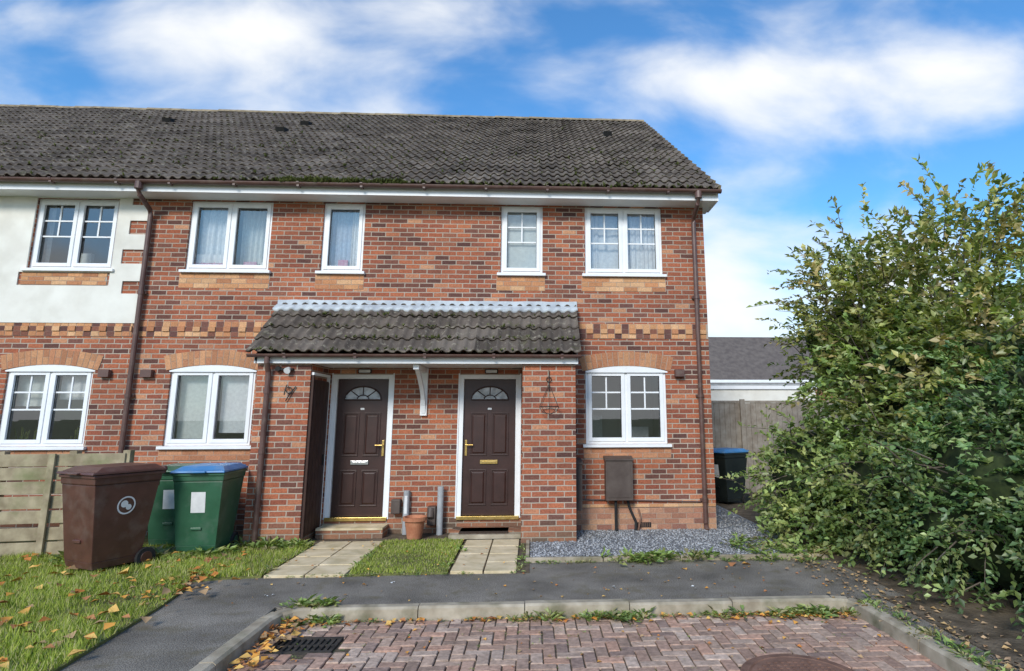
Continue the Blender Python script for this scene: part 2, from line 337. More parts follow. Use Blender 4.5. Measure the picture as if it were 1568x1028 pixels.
r=window('window_f',1.029,2.285,Z0L,Z1L,1,1,house); r.box(1.9,2.3,1.6,1.8,1.0,1.5,'net'); r.box(1.2,1.5,1.9,2.0,1.0,1.7,'frost'); finish(r,'window_f',house)
r=window('window_g',-7.497,-6.253,Z0U,Z1U,1,1,nb); curtain(r,-7.48,-7.36,3.95,5.02,.2,'net'); r.box(-7.1,-6.8,.3,.36,3.93,4.25,'frost'); finish(r,'window_g',nb)
r=window('window_h',-7.551,-6.32,Z0L,Z1L,1,1,nb); curtain(r,-7.52,-6.95,1.85,2.38,.2,'frost',.003,.2); curtain(r,-6.9,-6.36,1.95,2.38,.2,'net',.003,.2)
for i in range(40):
    x=random.uniform(-7.45,-7.1) if i<28 else random.uniform(-6.8,-6.5); z=1.3+random.random()*.25
    r.tube([(x,.22,1.28),(x+random.uniform(-.05,.05),.22+random.uniform(-.04,.04),z)],[.004,.012],'moss',4)
finish(r,'window_h',nb)
for i,(z0,z1) in enumerate(((Z0U,Z1U),(Z0L,Z1L))): finish(window('window_%s'%'ij'[i],-10.6,-9.35,z0,z1,1,1,nb),'window_%s'%'ij'[i],nb)
# ---------------------------------------------------------------- doors
t=NT('fanlight_glass'); t.set(t.b.inputs['Base Color'],t.ramp(t.noise(9,3),[(.35,(.25,.27,.28)),(.65,(.5,.53,.55))])); t.b.inputs['Roughness'].default_value=.12; M['fan']=t.m
def door(name,x0,x1,hand):
    mb=MB(); z0,z1=.212,2.318; f=.065
    mb.box(x0,x0+f,.0,.1,z0,z1,'upvc');mb.box(x1-f,x1,.0,.1,z0,z1,'upvc');mb.box(x0+f,x1-f,.0,.1,z1-f,z1,'upvc')
    mb.box(x0-.02,x0,-.012,.03,z0,z1+.02,'upvc'); mb.box(x1,x1+.02,-.012,.03,z0,z1+.02,'upvc'); 
    mb.box(x0,x1,-.03,.1,z0-.02,z0+.03,'brass')
    mb.obj(name+'_frame',house,bevel=.003)
    d=MB(); a,b=x0+f+.004,x1-f-.004; c,e=z0+.035,z1-f-.004; w=b-a
    d.box(a,b,.04,.085,c,e,'door')
    def panel(pa,pb,pc,pd):
        for q in ((pa,pb,pd-.02,pd),(pa,pb,pc,pc+.02),(pa,pa+.02,pc+.02,pd-.02),(pb-.02,pb,pc+.02,pd-.02)): d.box(q[0],q[1],.028,.045,q[2],q[3],'door')
        d.hexa([(pa+.03,.0395,pc+.03),(pb-.03,.0395,pc+.03),(pb-.03,.0395,pd-.03),(pa+.03,.0395,pd-.03)],[(pa+.05,.026,pc+.05),(pb-.05,.026,pc+.05),(pb-.05,.026,pd-.05),(pa+.05,.026,pd-.05)],'door')
    m=(a+b)/2
    for s in (0,1):
        pa,pb=(a+.1,m-.035) if s==0 else (m+.035,b-.1)
        panel(pa,pb,c+.14,c+.66); panel(pa,pb,c+.86,c+1.5)
    cz=e-.31; rx=w*.36; ry=.2; n=16
    arc=[(m+rx*math.cos(math.pi*i/n),cz+ry*math.sin(math.pi*i/n)) for i in range(n+1)]
    d.add([(p[0],.037,p[1]) for p in arc],[tuple(range(n+1))[::-1]],'fan')
    d.tube([(p[0],.034,p[1]) for p in arc]+[(arc[0][0],.034,arc[0][1])],.013,'door',6)
    for ang in (45,90,135):
        t_=math.radians(ang); d.tube([(m+rx*.3*math.cos(t_),.034,cz+ry*.3*math.sin(t_)),(m+rx*math.cos(t_),.034,cz+ry*math.sin(t_))],.009,'door',6)
    d.tube([(m+rx*.33*math.cos(math.pi*i/8),.034,cz+ry*.36*math.sin(math.pi*i/8)) for i in range(9)],.009,'door',6)
    d.obj(name+'_leaf',house,bevel=.003)
    h=MB(); k='brass' if hand<0 else 'chrome'
    h.box(m-.13,m+.13,.018,.04,c+.74,c+.795,k); h.box(m-.1,m+.1,.012,.018,c+.755,c+.78,k)
    hx=a+.045 if hand<0 else b-.045
    h.box(hx-.016,hx+.016,.026,.04,c+.86,c+1.09,'brass'); h.tube([(hx,.03,c+1.02),(hx,-.02,c+1.02),(hx-hand*.11,-.022,c+1.02)],.009,'brass',8)
    h.box(m-.03,m+.03,.034,.04,c+1.54,c+1.57,'chrome')
    h.obj(name+'_furniture',house,bevel=.002)
    l=MB(); lx=m+.02
    l.box(lx-.1,lx+.1,-.03,0,2.335,2.4,'rubber'); l.box(lx-.085,lx+.085,-.05,-.03,2.345,2.39,'label'); l.obj(name+'_bulkhead_light',house,bevel=.012)
door('front_door_a',-2.802,-1.907,1); door('front_door_b',-.9,.02,-1)
# ---------------------------------------------------------------- porch
p=MB(); YP=-.767
p.box(-3.594,-2.868,YP,0.,-.13,2.45,'brick'); p.box(.068,.817,YP,0.,-.13,2.45,'brick')
p.obj('porch_store_walls',house)
p=MB()
p.box(-2.866,-2.835,-.70,-.1,.12,2.2,'gate')
for i in range(5): p.box(-2.835,-2.827,-.69+i*.12,-.58+i*.12,.14,2.18,'gate')
p.box(-2.867,-2.83,-.74,-.705,.08,2.26,'gate');p.box(-2.867,-2.83,-.095,-.06,.08,2.26,'upvc');p.box(-2.867,-2.83,-.74,-.06,2.262,2.30,'upvc')
p.box(-2.827,-2.81,-.2,-.17,1.0,1.15,'rubber')
p.obj('store_gate',house)
p=MB()
p.box(-3.58,.83,-.84,-.815,2.415,2.52,'upvc'); p.box(-3.58,.83,-.815,-.003,2.42,2.44,'upvc')
for x in (-3.6,.83): 
    p.add([(x,-.86,2.45),(x,-.002,2.45),(x,-.002,3.27),(x,-.86,2.53)],[(0,1,2,3)],'gate')
    p.box(x-.02 if x<0 else x,x if x<0 else x+.02,-.84,-.78,2.415,2.5,'upvc')
p.obj('porch_fascia',house)
p=MB()
x=-1.43
p.box(x-.05,x+.05,-.045,-.001,1.7,2.415,'upvc')
p.box(x-.04,x+.04,-.75,-.045,2.34,2.414,'upvc')
n=8;pts=[(x,-.05-.6*(i/n)**1.6,1.76+.6*(i/n)**.8) for i in range(n+1)]
for i in range(n):
    a,b=pts[i],pts[i+1]; p.hexa([(x-.03,a[1],a[2]-.03),(x+.03,a[1],a[2]-.03),(x+.03,a[1],a[2]+.04),(x-.03,a[1],a[2]+.04)],[(x-.03,b[1],b[2]-.03),(x+.03,b[1],b[2]-.03),(x+.03,b[1],b[2]+.04),(x-.03,b[1],b[2]+.04)],'upvc')
p.obj('porch_bracket',house,bevel=.004)
# ---------------------------------------------------------------- tiled roofs
PER=.15
def rollprof(xs,amp):
    ph=(xs/PER)%1
    return amp*np.clip(np.cos(2*np.pi*ph)*.8+.3,0,1)**.8
def tiles(name,x0,x1,ye,ze,yr,zr,gauge,mat,par,amp=.036,spp=7,step=.036):
    L=math.hypot(yr-ye,zr-ze); d=np.array([0,(yr-ye)/L,(zr-ze)/L]); nrm=np.array([0,-d[2],d[1]])
    nx=int((x1-x0)/PER*spp)+1; xs=np.linspace(x0,x1,nx)
    prof=rollprof(xs,amp)
    V=[];F=[];nc=int(L/gauge+.999)
    tid=np.floor(xs/.3).astype(int)
    for k in range(nc):
        s0=k*gauge; s1=min((k+1)*gauge+.045,L)
        jt=rng.normal(0,.003,400)[(tid-tid.min())%400]; js=rng.normal(0,.006,400)[(tid-tid.min())%400]
        rows=[(s0+.04,-.014,0),(s0+.04,step-.016,0),(s0,step-.018,1),(s0,step,1),(s0+.014,step+.003,1),(s1,.004,0)]
        for (s,o,jj) in rows:
            off=o+prof+(jt if o>0 else 0)
            pts=np.zeros((nx,3)); pts[:,0]=xs; ss=s+js*jj
            pts[:,1]=ye+d[1]*ss+nrm[1]*off; pts[:,2]=ze+d[2]*ss+nrm[2]*off
            V.append(pts)
        b=(len(V)-6)*nx; i=np.arange(nx-1)
        for r in range(5):
            F.append(np.stack([b+r*nx+i,b+r*nx+i+1,b+(r+1)*nx+i+1,b+(r+1)*nx+i],1))
    return np_obj(name,np.concatenate(V),np.concatenate(F),None,M[mat],par)
YE,ZEV,YR,ZR=-.40,5.225,5.644,9.53
tiles('roof_tiles',XP,3.15,YE,ZEV,YR,ZR,.32,'tile',house)
tiles('roof_tiles',-14.5,XP,YE,ZEV,YR,ZR,.32,'tile',nb)
tiles('porch_roof_tiles',-3.70,.885,-.924,2.545,0.0,3.36,.305,'tilec',house)
r=MB(); r.add([(XP,YR,ZR-.02),(XP,YD+.4,ZEV),(3.15,YD+.4,ZEV),(3.15,YR,ZR-.02)],[(0,1,2,3)],'tile')
L=math.hypot(YR-YE,ZR-ZEV); dy,dz=(YR-YE)/L,(ZR-ZEV)/L
for k in range(int(L/.32)+1):
    s0,s1=k*.32,min((k+1)*.32,L)
    def pt(x,s,o): return (x,YE+dy*s-dz*o,ZEV+dz*s+dy*o)
    r.hexa([pt(3.13,s0,-.05),pt(3.175,s0,-.05),pt(3.175,s1,-.05),pt(3.13,s1,-.05)],[pt(3.13,s0,.07),pt(3.175,s0,.07),pt(3.175,s1,.035),pt(3.13,s1,.035)],'ridge')
q=[pt(3.10,.0,-.05),pt(3.14,.0,-.05),pt(3.14,L,-.05),pt(3.10,L,-.05)]; q0=[pt(3.10,.0,-.2),pt(3.14,.0,-.2),pt(3.14,L,-.2),pt(3.10,L,-.2)]
r.hexa(q0,q,'upvc')
r.add([pt(2.99,0,-.19),pt(3.1,0,-.19),pt(3.1,L,-.19),pt(2.99,L,-.19)],[(0,1,2,3)],'upvc')
def ridge(mb,x0,x1):
    x=x0
    while x<x1-.01:
        b=min(x+.45,x1); n=8; vs=[]; w_=random.uniform(-.008,.008)
        for xx,ro in ((x,.125),(b-.004,.118)):
            for j in range(n+1): a=math.pi*j/n; vs.append((xx,YR-ro*math.cos(a),ZR-.02+w_+ro*.8*math.sin(a)))
        mb.add(vs,[(j,j+1,n+2+j,n+1+j) for j in range(n)]+[tuple(range(n+1,2*n+2)),tuple(range(n+1))[::-1]],'ridge'); x+=.45
ridge(r,XP,3.17)
def vent_at(mb,x,z):
    s=(z-ZEV)/dz
    P=lambda dx,ss,o:(x+dx,YE+dy*ss-dz*o,ZEV+dz*ss+dy*o)
    mb.hexa([P(-.1,s,.02),P(.1,s,.02),P(.1,s+.25,.02),P(-.1,s+.25,.02)],[P(-.09,s,.15),P(.09,s,.15),P(.09,s+.25,.07),P(-.09,s+.25,.07)],'rubber')
vent_at(r,1.9,8.0);vent_at(r,-5.1,8.3);vent_at(r,-5.3,7.75)
r.obj('roof_trim',house)
r=MB(); r.add([(XL,YE,ZEV-.02),(-14.5,YE,ZEV-.02),(-14.5,YR,ZR-.02),(XL,YR,ZR-.02)],[(0,1,2,3)],'tile')
r.add([(XL,YR,ZR-.02),(XL,YD+.4,ZEV),(XP,YD+.4,ZEV),(XP,YR,ZR-.02)],[(0,1,2,3)],'tile')
ridge(r,XL,XP); vent_at(r,-8.2,8.3);vent_at(r,-12.6,8.5);r.obj('roof_trim',nb)
xs=np.linspace(-3.72,.90,4*31*2); pf=rollprof(xs,.03); wv=.008*np.sin(xs*9)+.006*np.sin(xs*23)
dd=np.array([.924,.815])/math.hypot(.924,.815); nn_=np.array([-dd[1],dd[0]]); Lc=math.hypot(.924,.815)
V=[];rows=[(Lc-.17,.026,1),(Lc-.168,.058,1),(Lc-.09,.055,.5),(Lc-.02,.05,.1)]
for s_,o_,kp in rows:
    off=o_+pf*kp; ss=s_+wv*(1 if s_<Lc-.1 else 0)
    V.append(np.stack([xs,-.924+dd[0]*ss+nn_[0]*off,2.545+dd[1]*ss+nn_[1]*off],1))
V.append(np.stack([xs,np.full_like(xs,-.012),np.full_like(xs,3.40)],1)); V.append(np.stack([xs,np.full_like(xs,-.012),3.465+wv*.3],1)); V.append(np.stack([xs,np.full_like(xs,.0),3.47+wv*.3],1))
n_=len(xs); i=np.arange(n_-1); F=np.concatenate([np.stack([r_*n_+i,r_*n_+i+1,(r_+1)*n_+i+1,(r_+1)*n_+i],1) for r_ in range(len(V)-1)])
np_obj('lead_flashing',np.concatenate(V),F,None,M['lead'],house,True)
def half_gutter(mb,x0,x1,y,z,r,k='brownplastic'):
    n=8;vs=[]
    N=max(1,int((x1-x0)/1.0))
    for i in range(N+1):
        x=x0+(x1-x0)*i/N
        for j in range(n+1): a=math.pi*j/n; vs.append((x,y-r*math.cos(a),z-r*math.sin(a)))
        for j in range(n+1): a=math.pi*j/n; vs.append((x,y-(r-.006)*math.cos(a),z-(r-.006)*math.sin(a)))
    s=2*(n+1);fs=[]
    for i in range(N):
        for j in range(n): fs.append((i*s+j,(i+1)*s+j,(i+1)*s+j+1,i*s+j+1)); fs.append((i*s+n+1+j,i*s+n+2+j,(i+1)*s+n+2+j,(i+1)*s+n+1+j))
        fs.append((i*s,i*s+n+1,(i+1)*s+n+1,(i+1)*s)); fs.append((i*s+n,(i+1)*s+n,(i+1)*s+2*n+1,i*s+2*n+1))
    fs.append(tuple(range(n+1)));fs.append(tuple(N*s+j for j in range(n+1))[::-1])
    mb.add(vs,fs,k)
    x=x0+.5
    while x<x1:
        mb.box(x-.02,x+.02,y-r-.008,y+r,z-.005,z+.008,k); mb.box(x-.018,x+.018,y-r*.7,y+r,z-r-.008,z-r*.6,k); x+=.95
g=MB(); half_gutter(g,XP,3.17,-.42,5.205,.052); half_gutter(g,-3.68,.89,-.91,2.535,.045); g.obj('gutters',house)
g=MB(); half_gutter(g,XL,XP,-.42,5.205,.052); g.obj('gutters',nb)
g=MB(); g.box(XP,3.12,-.345,-.32,5.06,5.2,'upvc'); g.box(XP,3.12,-.32,-.001,5.062,5.08,'upvc'); g.box(3.12,3.145,-.35,.2,5.055,5.27,'upvc'); g.box(2.99,3.12,.0,.3,5.062,5.08,'upvc'); g.obj('fascia_and_soffit',house)
g=MB(); g.box(XL,XP,-.345,-.32,5.06,5.2,'upvc'); g.box(XL,XP,-.32,-.001,5.062,5.08,'upvc'); g.obj('fascia_and_soffit',nb)
def downpipe(mb,x,yt,zt,yw,zb,r=.036):
    mb.tube([(x,yt,zt),(x,yt,zt-.08),(x,yt+.05,zt-.16),(x,yw-.03,zt-.3),(x,yw,zt-.38),(x,yw,zb+.1),(x,yw,zb+.06),(x,yw-.08,zb)],r,'brownplastic',12)
    mb.tube([(x,yt,zt+.03),(x,yt,zt-.08)],r+.02,'brownplastic',12)
    z=zb+.4
    while z<zt-.5:
        mb.tube([(x,yw,z),(x,yw,z+.06)],r+.009,'brownplastic',12); mb.box(x-.06,x+.06,yw+.02,-.0 if yw>-.2 else yw+.05,z+.012,z+.048,'brownplastic'); z+=1.55
d=MB(); downpipe(d,-5.733,-.42,5.15,-.07,.02); downpipe(d,2.802,-.42,5.15,-.07,.02)
d.tube([(-3.42,-.9,2.5),(-3.42,-.9,2.42),(-3.42,-.83,2.3),(-3.42,-.82,2.2),(-3.42,-.82,.02)],.036,'brownplastic',12)
for z in (.5,1.2,2.0): d.tube([(-3.42,-.82,z),(-3.42,-.82,z+.06)],.045,'brownplastic',12)
d.obj('downpipes',house)
w=MB()
def meter(x0,x1,y0,z0,z1):
    w.box(x0,x1,y0,-.0,z0,z1-.03,'meter'); w.hexa([(x0-.015,y0-.02,z1-.04),(x1+.015,y0-.02,z1-.04),(x1+.015,0,z1-.03),(x0-.015,0,z1-.03)],[(x0-.015,y0-.02,z1-.02),(x1+.015,y0-.02,z1-.02),(x1+.015,0,z1+.02),(x0-.015,0,z1+.02)],'meter')
    w.box(x0+.03,x1-.03,y0-.008,y0,z0+.04,z1-.08,'meter')
meter(1.3,1.70,-.2,.47,1.08); meter(.835,.93,-.45,.37,1.05)
w.tube([(1.45,-.12,.47),(1.45,-.12,.1),(1.45,-.12,-.02)],.022,'rubber',8); w.tube([(1.63,-.1,.47),(1.66,-.08,.35),(1.75,-.08,.15),(1.74,-.1,-.02)],.02,'rubber',8)
w.tube([(1.8,-.03,.33),(1.83,-.05,.2),(1.78,-.06,-.02)],.014,'rust',8)
w.tube([(.95,-.03,.47),(2.75,-.03,.42)],.01,'brownplastic',6)
w.box(2.42,2.56,-.09,-.0,2.29,2.40,'brownplastic')
w.box(-5.60,-5.44,-.08,0,2.27,2.38,'brownplastic'); 
w.box(1.78,1.99,-.02,-.0,.06,.13,'rubber')
for i in range(7): w.box(1.79+i*.028,1.80+i*.028,-.024,-.0205,.065,.125,'rust')
w.obj('wall_fittings',house,bevel=.004)
w=MB(); w.box(-6.2,-6.05,-.08,0,2.27,2.38,'brownplastic'); w.obj('wall_vent',nb,bevel=.004)
o=MB(); cx=.44
def circ(cx,cz,r,y,n=20): return [(cx+r*math.cos(2*math.pi*i/n),y,cz+r*math.sin(2*math.pi*i/n)) for i in range(n+1)]
y=YP-.02
o.tube([(cx,y,2.33),(cx,y,2.05)],.007,'iron',6); o.tube(circ(cx,2.2,.035,y),.006,'iron',6)
o.tube([(cx,y,2.14),(cx-.13,y-.02,1.82)],.004,'iron',5);o.tube([(cx,y,2.14),(cx+.13,y-.02,1.82)],.004,'iron',5);o.tube([(cx,y,2.14),(cx,y-.1,1.82)],.004,'iron',5)
o.tube([(cx+.13*math.cos(i*math.pi/8),y-.11+.09*math.sin(i*math.pi/8),1.82) for i in range(17)],.006,'iron',6)
for a in (180,0,90,45,135): o.tube([(cx+.13*math.cos(math.radians(a))*math.cos(b*math.pi/12),y-.11+.09*math.sin(math.radians(a+180))*math.cos(b*math.pi/12),1.82-.1*math.sin(b*math.pi/12)) for b in range(7)],.004,'iron',5)
o.obj('hanging_basket_frame')
o=MB(); cx=-3.17
o.tube([(cx+.12,y,2.1),(cx+.04,y-.01,1.98),(cx,y-.01,1.9)],.008,'iron',6);o.tube([(cx-.0,y,2.12),(cx+.02,y-.1,2.06),(cx+.02,y-.12,1.98)],.008,'iron',6);o.tube(circ(cx+.03,2.05,.04,y),.006,'iron',6)
o.obj('hanging_basket_bracket')
o=MB(); o.tube([(-3.3,YP,2.34),(-3.3,YP-.06,2.34)],.035,'rubber',12); o.box(-3.335,-3.1,YP-.05,YP,2.32,2.35,'rubber'); o.tube([(-3.16,YP-.03,2.34),(-3.16,YP-.09,2.31)],[.03,.045],'label',12); o.obj('security_light')
def moss(n,xf,zf):
    V=[];F=[]
    for i in range(n):
        x=xf(); s=random.uniform(.012,.04); c=np.array(zf(x))
        for k in range(7):
            a=random.uniform(0,6.28); h=random.uniform(.4,1.6)*s; o_=len(V); e=np.array([math.cos(a)*s,math.sin(a)*s,0]); f_=np.array([-math.sin(a)*s*.5,math.cos(a)*s*.5,0])
            V+=[c+f_,c-f_,c+e+np.array([0,0,h])]; F.append((o_,o_+1,o_+2))
    return V,F
V,F=moss(1000,lambda: random.choice([random.gauss(-2.9,.4),random.gauss(-2.0,.14),random.gauss(-3.4,.2),random.gauss(-2.9,.3),random.uniform(-5,3)]),lambda x:(x,-.45+random.uniform(-.03,.06),5.225+random.uniform(-.03,.04)))
np_obj('gutter_moss',V,F,None,M['moss'],house)
def onroof(x):
    k=random.randint(0,9) if random.random()<.7 else random.randint(0,22); s=k*.32+random.uniform(-.01,.02); o=.06
    return (x,YE+dy*s-dz*o,ZEV+dz*s+dy*o)
V,F=moss(480,lambda: random.uniform(-12,3.1),onroof); 
def onporch(x):
    s=random.randint(0,3)*.305+random.uniform(-.01,.02); o=.055
    return (x,-.924+dd[0]*s+nn_[0]*o,2.545+dd[1]*s+nn_[1]*o)
V2,F2=moss(190,lambda: random.uniform(-3.6,.8),onporch); k0=len(V)
np_obj('roof_moss',V+V2,F+[tuple(i+k0 for i in f) for f in F2],None,M['moss'],house)
# ---------------------------------------------------------------- ground
g=MB(); g.add([(-300,-300,-.14),(300,-300,-.14),(300,300,-.14),(-300,300,-.14)],[(0,1,2,3)],'lawnsoil'); g.obj('ground')
g=MB()
g.box(-3.3,-2.09,-14,-3.36,-.13,0,'asphalt');g.box(-3.3,9,-3.36,-1.8,-.13,0,'asphalt');g.box(3.27,3.9,-14,-3.36,-.13,0,'asphalt');g.obj('asphalt_footpath')
def prism(mb,poly,z0,z1,k):
    n=len(poly); vs=[(x,y,z0) for x,y in poly]+[(x,y,z1) for x,y in poly]
    mb.add(vs,[tuple(range(n,2*n))]+[(i,(i+1)%n,n+(i+1)%n,n+i) for i in range(n)],k)
lawnL=[(-30,-14),(-2.78,-14),(-2.97,-4.7),(-3.1,-3.4),(-3.2,-2.75),(-3.35,-2.48),(-3.0,-2.38),(-2.66,-2.34),(-2.66,-.76),(-3.6,-.76),(-3.6,0),(-30,0)]
g=MB(); prism(g,lawnL,-.13,.022,'lawnsoil'); g.obj('lawn')
lawnM=[(-1.76,-2.34),(-.70,-2.3),(-.72,-.5),(-1.8,-.6)]
g=MB(); prism(g,lawnM,-.13,.022,'lawnsoil'); g.obj('grass_strip')
g=MB(); g.box(-2.9,.07,-.6,-.0,-.13,.008,'soil'); g.box(-.7,.19,-2.3,-.6,-.13,.005,'soil'); g.box(3.5,30,-14,-3.4,-.13,.012,'soil') ; g.box(3.75,30,-3.4,10,-.13,.012,'soil'); g.obj('soil_bed')
g=MB()
def slabs(x0,x1,y0,y1,nx,ny):
    for i in range(nx):
        for j in range(ny):
            a=x0+(x1-x0)*i/nx;b=x0+(x1-x0)*(i+1)/nx;c=y0+(y1-y0)*j/ny;d_=y0+(y1-y0)*(j+1)/ny; dz_=random.uniform(-.004,.004)
            g.box(a+.008,b-.008,c+.008,d_-.008,-.1,.03+dz_,'slab')
slabs(-2.64,-1.78,-2.36,-.62,2,4); slabs(-.68,.05,-2.31,-.62,2,4)
g.obj('paving_slabs',bevel=.006)
s=MB()
s.box(-2.8,-1.88,-.34,-.02,.0,.12,'brick'); s.box(-2.8,-1.88,-.35,-.02,.121,.15,'slab')
s.box(-.93,.06,-.40,-.02,.0,.1,'brick'); s.box(-.93,.06,-.58,-.02,.03,.085,'concrete'); s.obj('door_step',house)
s=MB(); s.box(-.8,-.12,-.52,-.12,.086,.1,'mat'); s.obj('door_mat')
g=MB(); g.box(.19,3.72,-1.78,-.0,-.13,.02,'gravel'); g.box(2.99,3.74,0,6,-.13,.018,'gravel'); g.obj('gravel_bed')
g=MB(); 
for i in range(4): g.box(.14+i*.92,.14+(i+1)*.92-.008,-1.845,-1.79,-.13,.055,'concrete')
g.box(.14,.185,-1.785,-.77,-.13,.05,'concrete'); g.obj('garden_edging',bevel=.008)
n=9000; base=np.array([[1,0,0],[0,1,0],[-1,0,0],[0,-1,0],[0,0,1],[0,0,-1]],float); fo=np.array([[0,1,4],[1,2,4],[2,3,4],[3,0,4],[1,0,5],[2,1,5],[3,2,5],[0,3,5]])
px_=rng.uniform(.2,3.72,n); py_=rng.uniform(-1.78,-.01,n); k=rng.random(n)<.12; px_[k]=rng.uniform(3.0,3.7,k.sum()); py_[k]=rng.uniform(0,3,k.sum())
kk=~((px_<.83)&(py_>-.78)); px_=px_[kk];py_=py_[kk];n=len(px_)
sc=rng.uniform(.008,.024,n)[:,None,None]*np.stack([rng.uniform(.7,1.4,n),rng.uniform(.5,1.,n),rng.uniform(.3,.6,n)],1)[:,None,:]
B=(base[None]+rng.normal(0,.18,(n,6,3)))*sc; th=rng.uniform(0,6.28,n); cs,sn=np.cos(th)[:,None],np.sin(th)[:,None]
X=B[:,:,0]*cs-B[:,:,1]*sn; Y=B[:,:,0]*sn+B[:,:,1]*cs; tl=rng.normal(0,.4,n)[:,None]; Z=B[:,:,2]+X*tl
V=np.stack([X+px_[:,None],Y+py_[:,None],Z+.026],2).reshape(-1,3); F=(fo[None]+6*np.arange(n)[:,None,None]).reshape(-1,3)
cc=rng.uniform(.12,.52,n)[:,None]*np.array([[.98,.98,1.0]]); cc=np.repeat(cc,6,0); np_obj('slate_chippings',V,F,cc,M['stone'])
def kerb_seg(mb,p0,p1,wd=.125,zt=.018,zb=-.13):
    p0=Vector((*p0,0));p1=Vector((*p1,0)); d=(p1-p0).normalized(); q=Vector((d.y,-d.x,0))
    prof=[(-wd/2,zb),(-wd/2,zt-.004),(-wd/2+.01,zt),(wd/2-.03,zt),(wd/2-.008,zt-.018),(wd/2,zb)]
    vs=[tuple(p0+d*.004+q*a+Vector((0,0,z))) for a,z in prof]+[tuple(p1-d*.004+q*a+Vector((0,0,z))) for a,z in prof]; n=len(prof)
    mb.add(vs,[(i,i+1,n+i+1,n+i) for i in range(n-1)]+[tuple(range(n))[::-1],tuple(range(n,2*n))],'concrete')
k=MB()
def run(p0,p1,L=.9):
    d=math.hypot(p1[0]-p0[0],p1[1]-p0[1]); n=max(1,round(d/L))
    for i in range(n):
        a=i/n;b=(i+1)/n; z=random.uniform(-.006,.006); jy=random.uniform(-.005,.005)
        kerb_seg(k,(p0[0]+(p1[0]-p0[0])*a,p0[1]+(p1[1]-p0[1])*a+jy),(p0[0]+(p1[0]-p0[0])*b,p0[1]+(p1[1]-p0[1])*b),zt=.018+z)
run((-2.02,-14),(-2.02,-3.7)); 
cpts=[(-2.02,-3.7),(-1.99,-3.55),(-1.9,-3.46),(-1.75,-3.42)]
for a,b in zip(cpts[:-1],cpts[1:]): run(a,b)
run((-1.75,-3.42),(3.0,-3.42)); run((3.0,-3.42),(3.14,-3.46));run((3.14,-3.46),(3.2,-3.6)); run((3.2,-3.6),(3.3,-14))
k.obj('kerb')
pb=MB(); pb.box(-1.96,3.22,-14,-3.48,-.135,-.102,'soil')
pal=[(.42,.27,.2),(.37,.235,.175),(.46,.32,.24),(.34,.23,.175),(.5,.37,.29),(.3,.205,.165),(.43,.31,.24),(.47,.28,.2)]
u=.1
for cx in range(-21,34):
    for cy in range(-92,-34):
        kq=(cx-cy)%4
        if kq==0: r4=(cx*u,(cx+2)*u,cy*u,(cy+1)*u)
        elif kq==3: r4=(cx*u,(cx+1)*u,cy*u,(cy+2)*u)
        else: continue
        x0,x1,y0,y1=r4; x0=max(x0,-1.95);x1=min(x1,3.24);y1=min(y1,-3.49)
        if x1-x0<.03 or y1-y0<.03: continue
        mx_,my_=(x0+x1)/2,(y0+y1)/2
        if (mx_-2.08)**2+(my_+4.85)**2<.16: continue
        if -1.84<mx_<-1.3 and -4.22<my_<-3.87: continue
        z=-.088+random.uniform(-.004,.004); tx=random.uniform(-.004,.004); e=.005; b_=.005
        jx,jy=random.uniform(-.002,.002),random.uniform(-.002,.002); x0+=jx;x1+=jx;y0+=jy;y1+=jy
        vs=[(x0+e,y0+e,-.12),(x1-e,y0+e,-.12),(x1-e,y1-e,-.12),(x0+e,y1-e,-.12),(x0+e,y0+e,z-.006),(x1-e,y0+e,z-.006+tx),(x1-e,y1-e,z-.006+tx),(x0+e,y1-e,z-.006),(x0+e+b_,y0+e+b_,z),(x1-e-b_,y0+e+b_,z+tx),(x1-e-b_,y1-e-b_,z+tx),(x0+e+b_,y1-e-b_,z)]
        pb.add(vs,[(0,1,5,4),(1,2,6,5),(2,3,7,6),(3,0,4,7),(4,5,9,8),(5,6,10,9),(6,7,11,10),(7,4,8,11),(8,9,10,11)],'paver',jit(random.choice(pal)))
pb.obj('block_paving')
d=MB(); x0,x1,y0,y1=-1.82,-1.32,-4.2,-3.88; z=-.082
d.box(x0,x1,y0,y1,-.134,-.118,'rubber')
for q in ((x0,x1,y0,y0+.03),(x0,x1,y1-.03,y1),(x0,x0+.03,y0+.03,y1-.03),(x1-.03,x1,y0+.03,y1-.03)): d.box(*q,-.12,z,'iron')
for i in range(9): d.box(x0+.045+i*.048,x0+.068+i*.048,y0+.03,y1-.03,-.112,z-.003,'iron')
d.box(x0+.03,x1-.03,(y0+y1)/2-.01,(y0+y1)/2+.01,-.115,z-.005,'iron')
d.obj('drain_grate')
d=MB(); d.lathe(2.08,-4.85,[(.42,-.13),(.42,-.084),(.36,-.08),(.352,-.09),(.345,-.09),(.34,-.079),(0.001,-.078)],'rust',40)
for i in range(-6,7):
    for j in range(-6,7):
        if (i*.05)**2+(j*.05)**2<.3**2: d.box(2.08+i*.05-.012,2.08+i*.05+.012,-4.85+j*.05-.012,-4.85+j*.05+.012,-.079,-.074,'rust')
d.obj('manhole_cover')
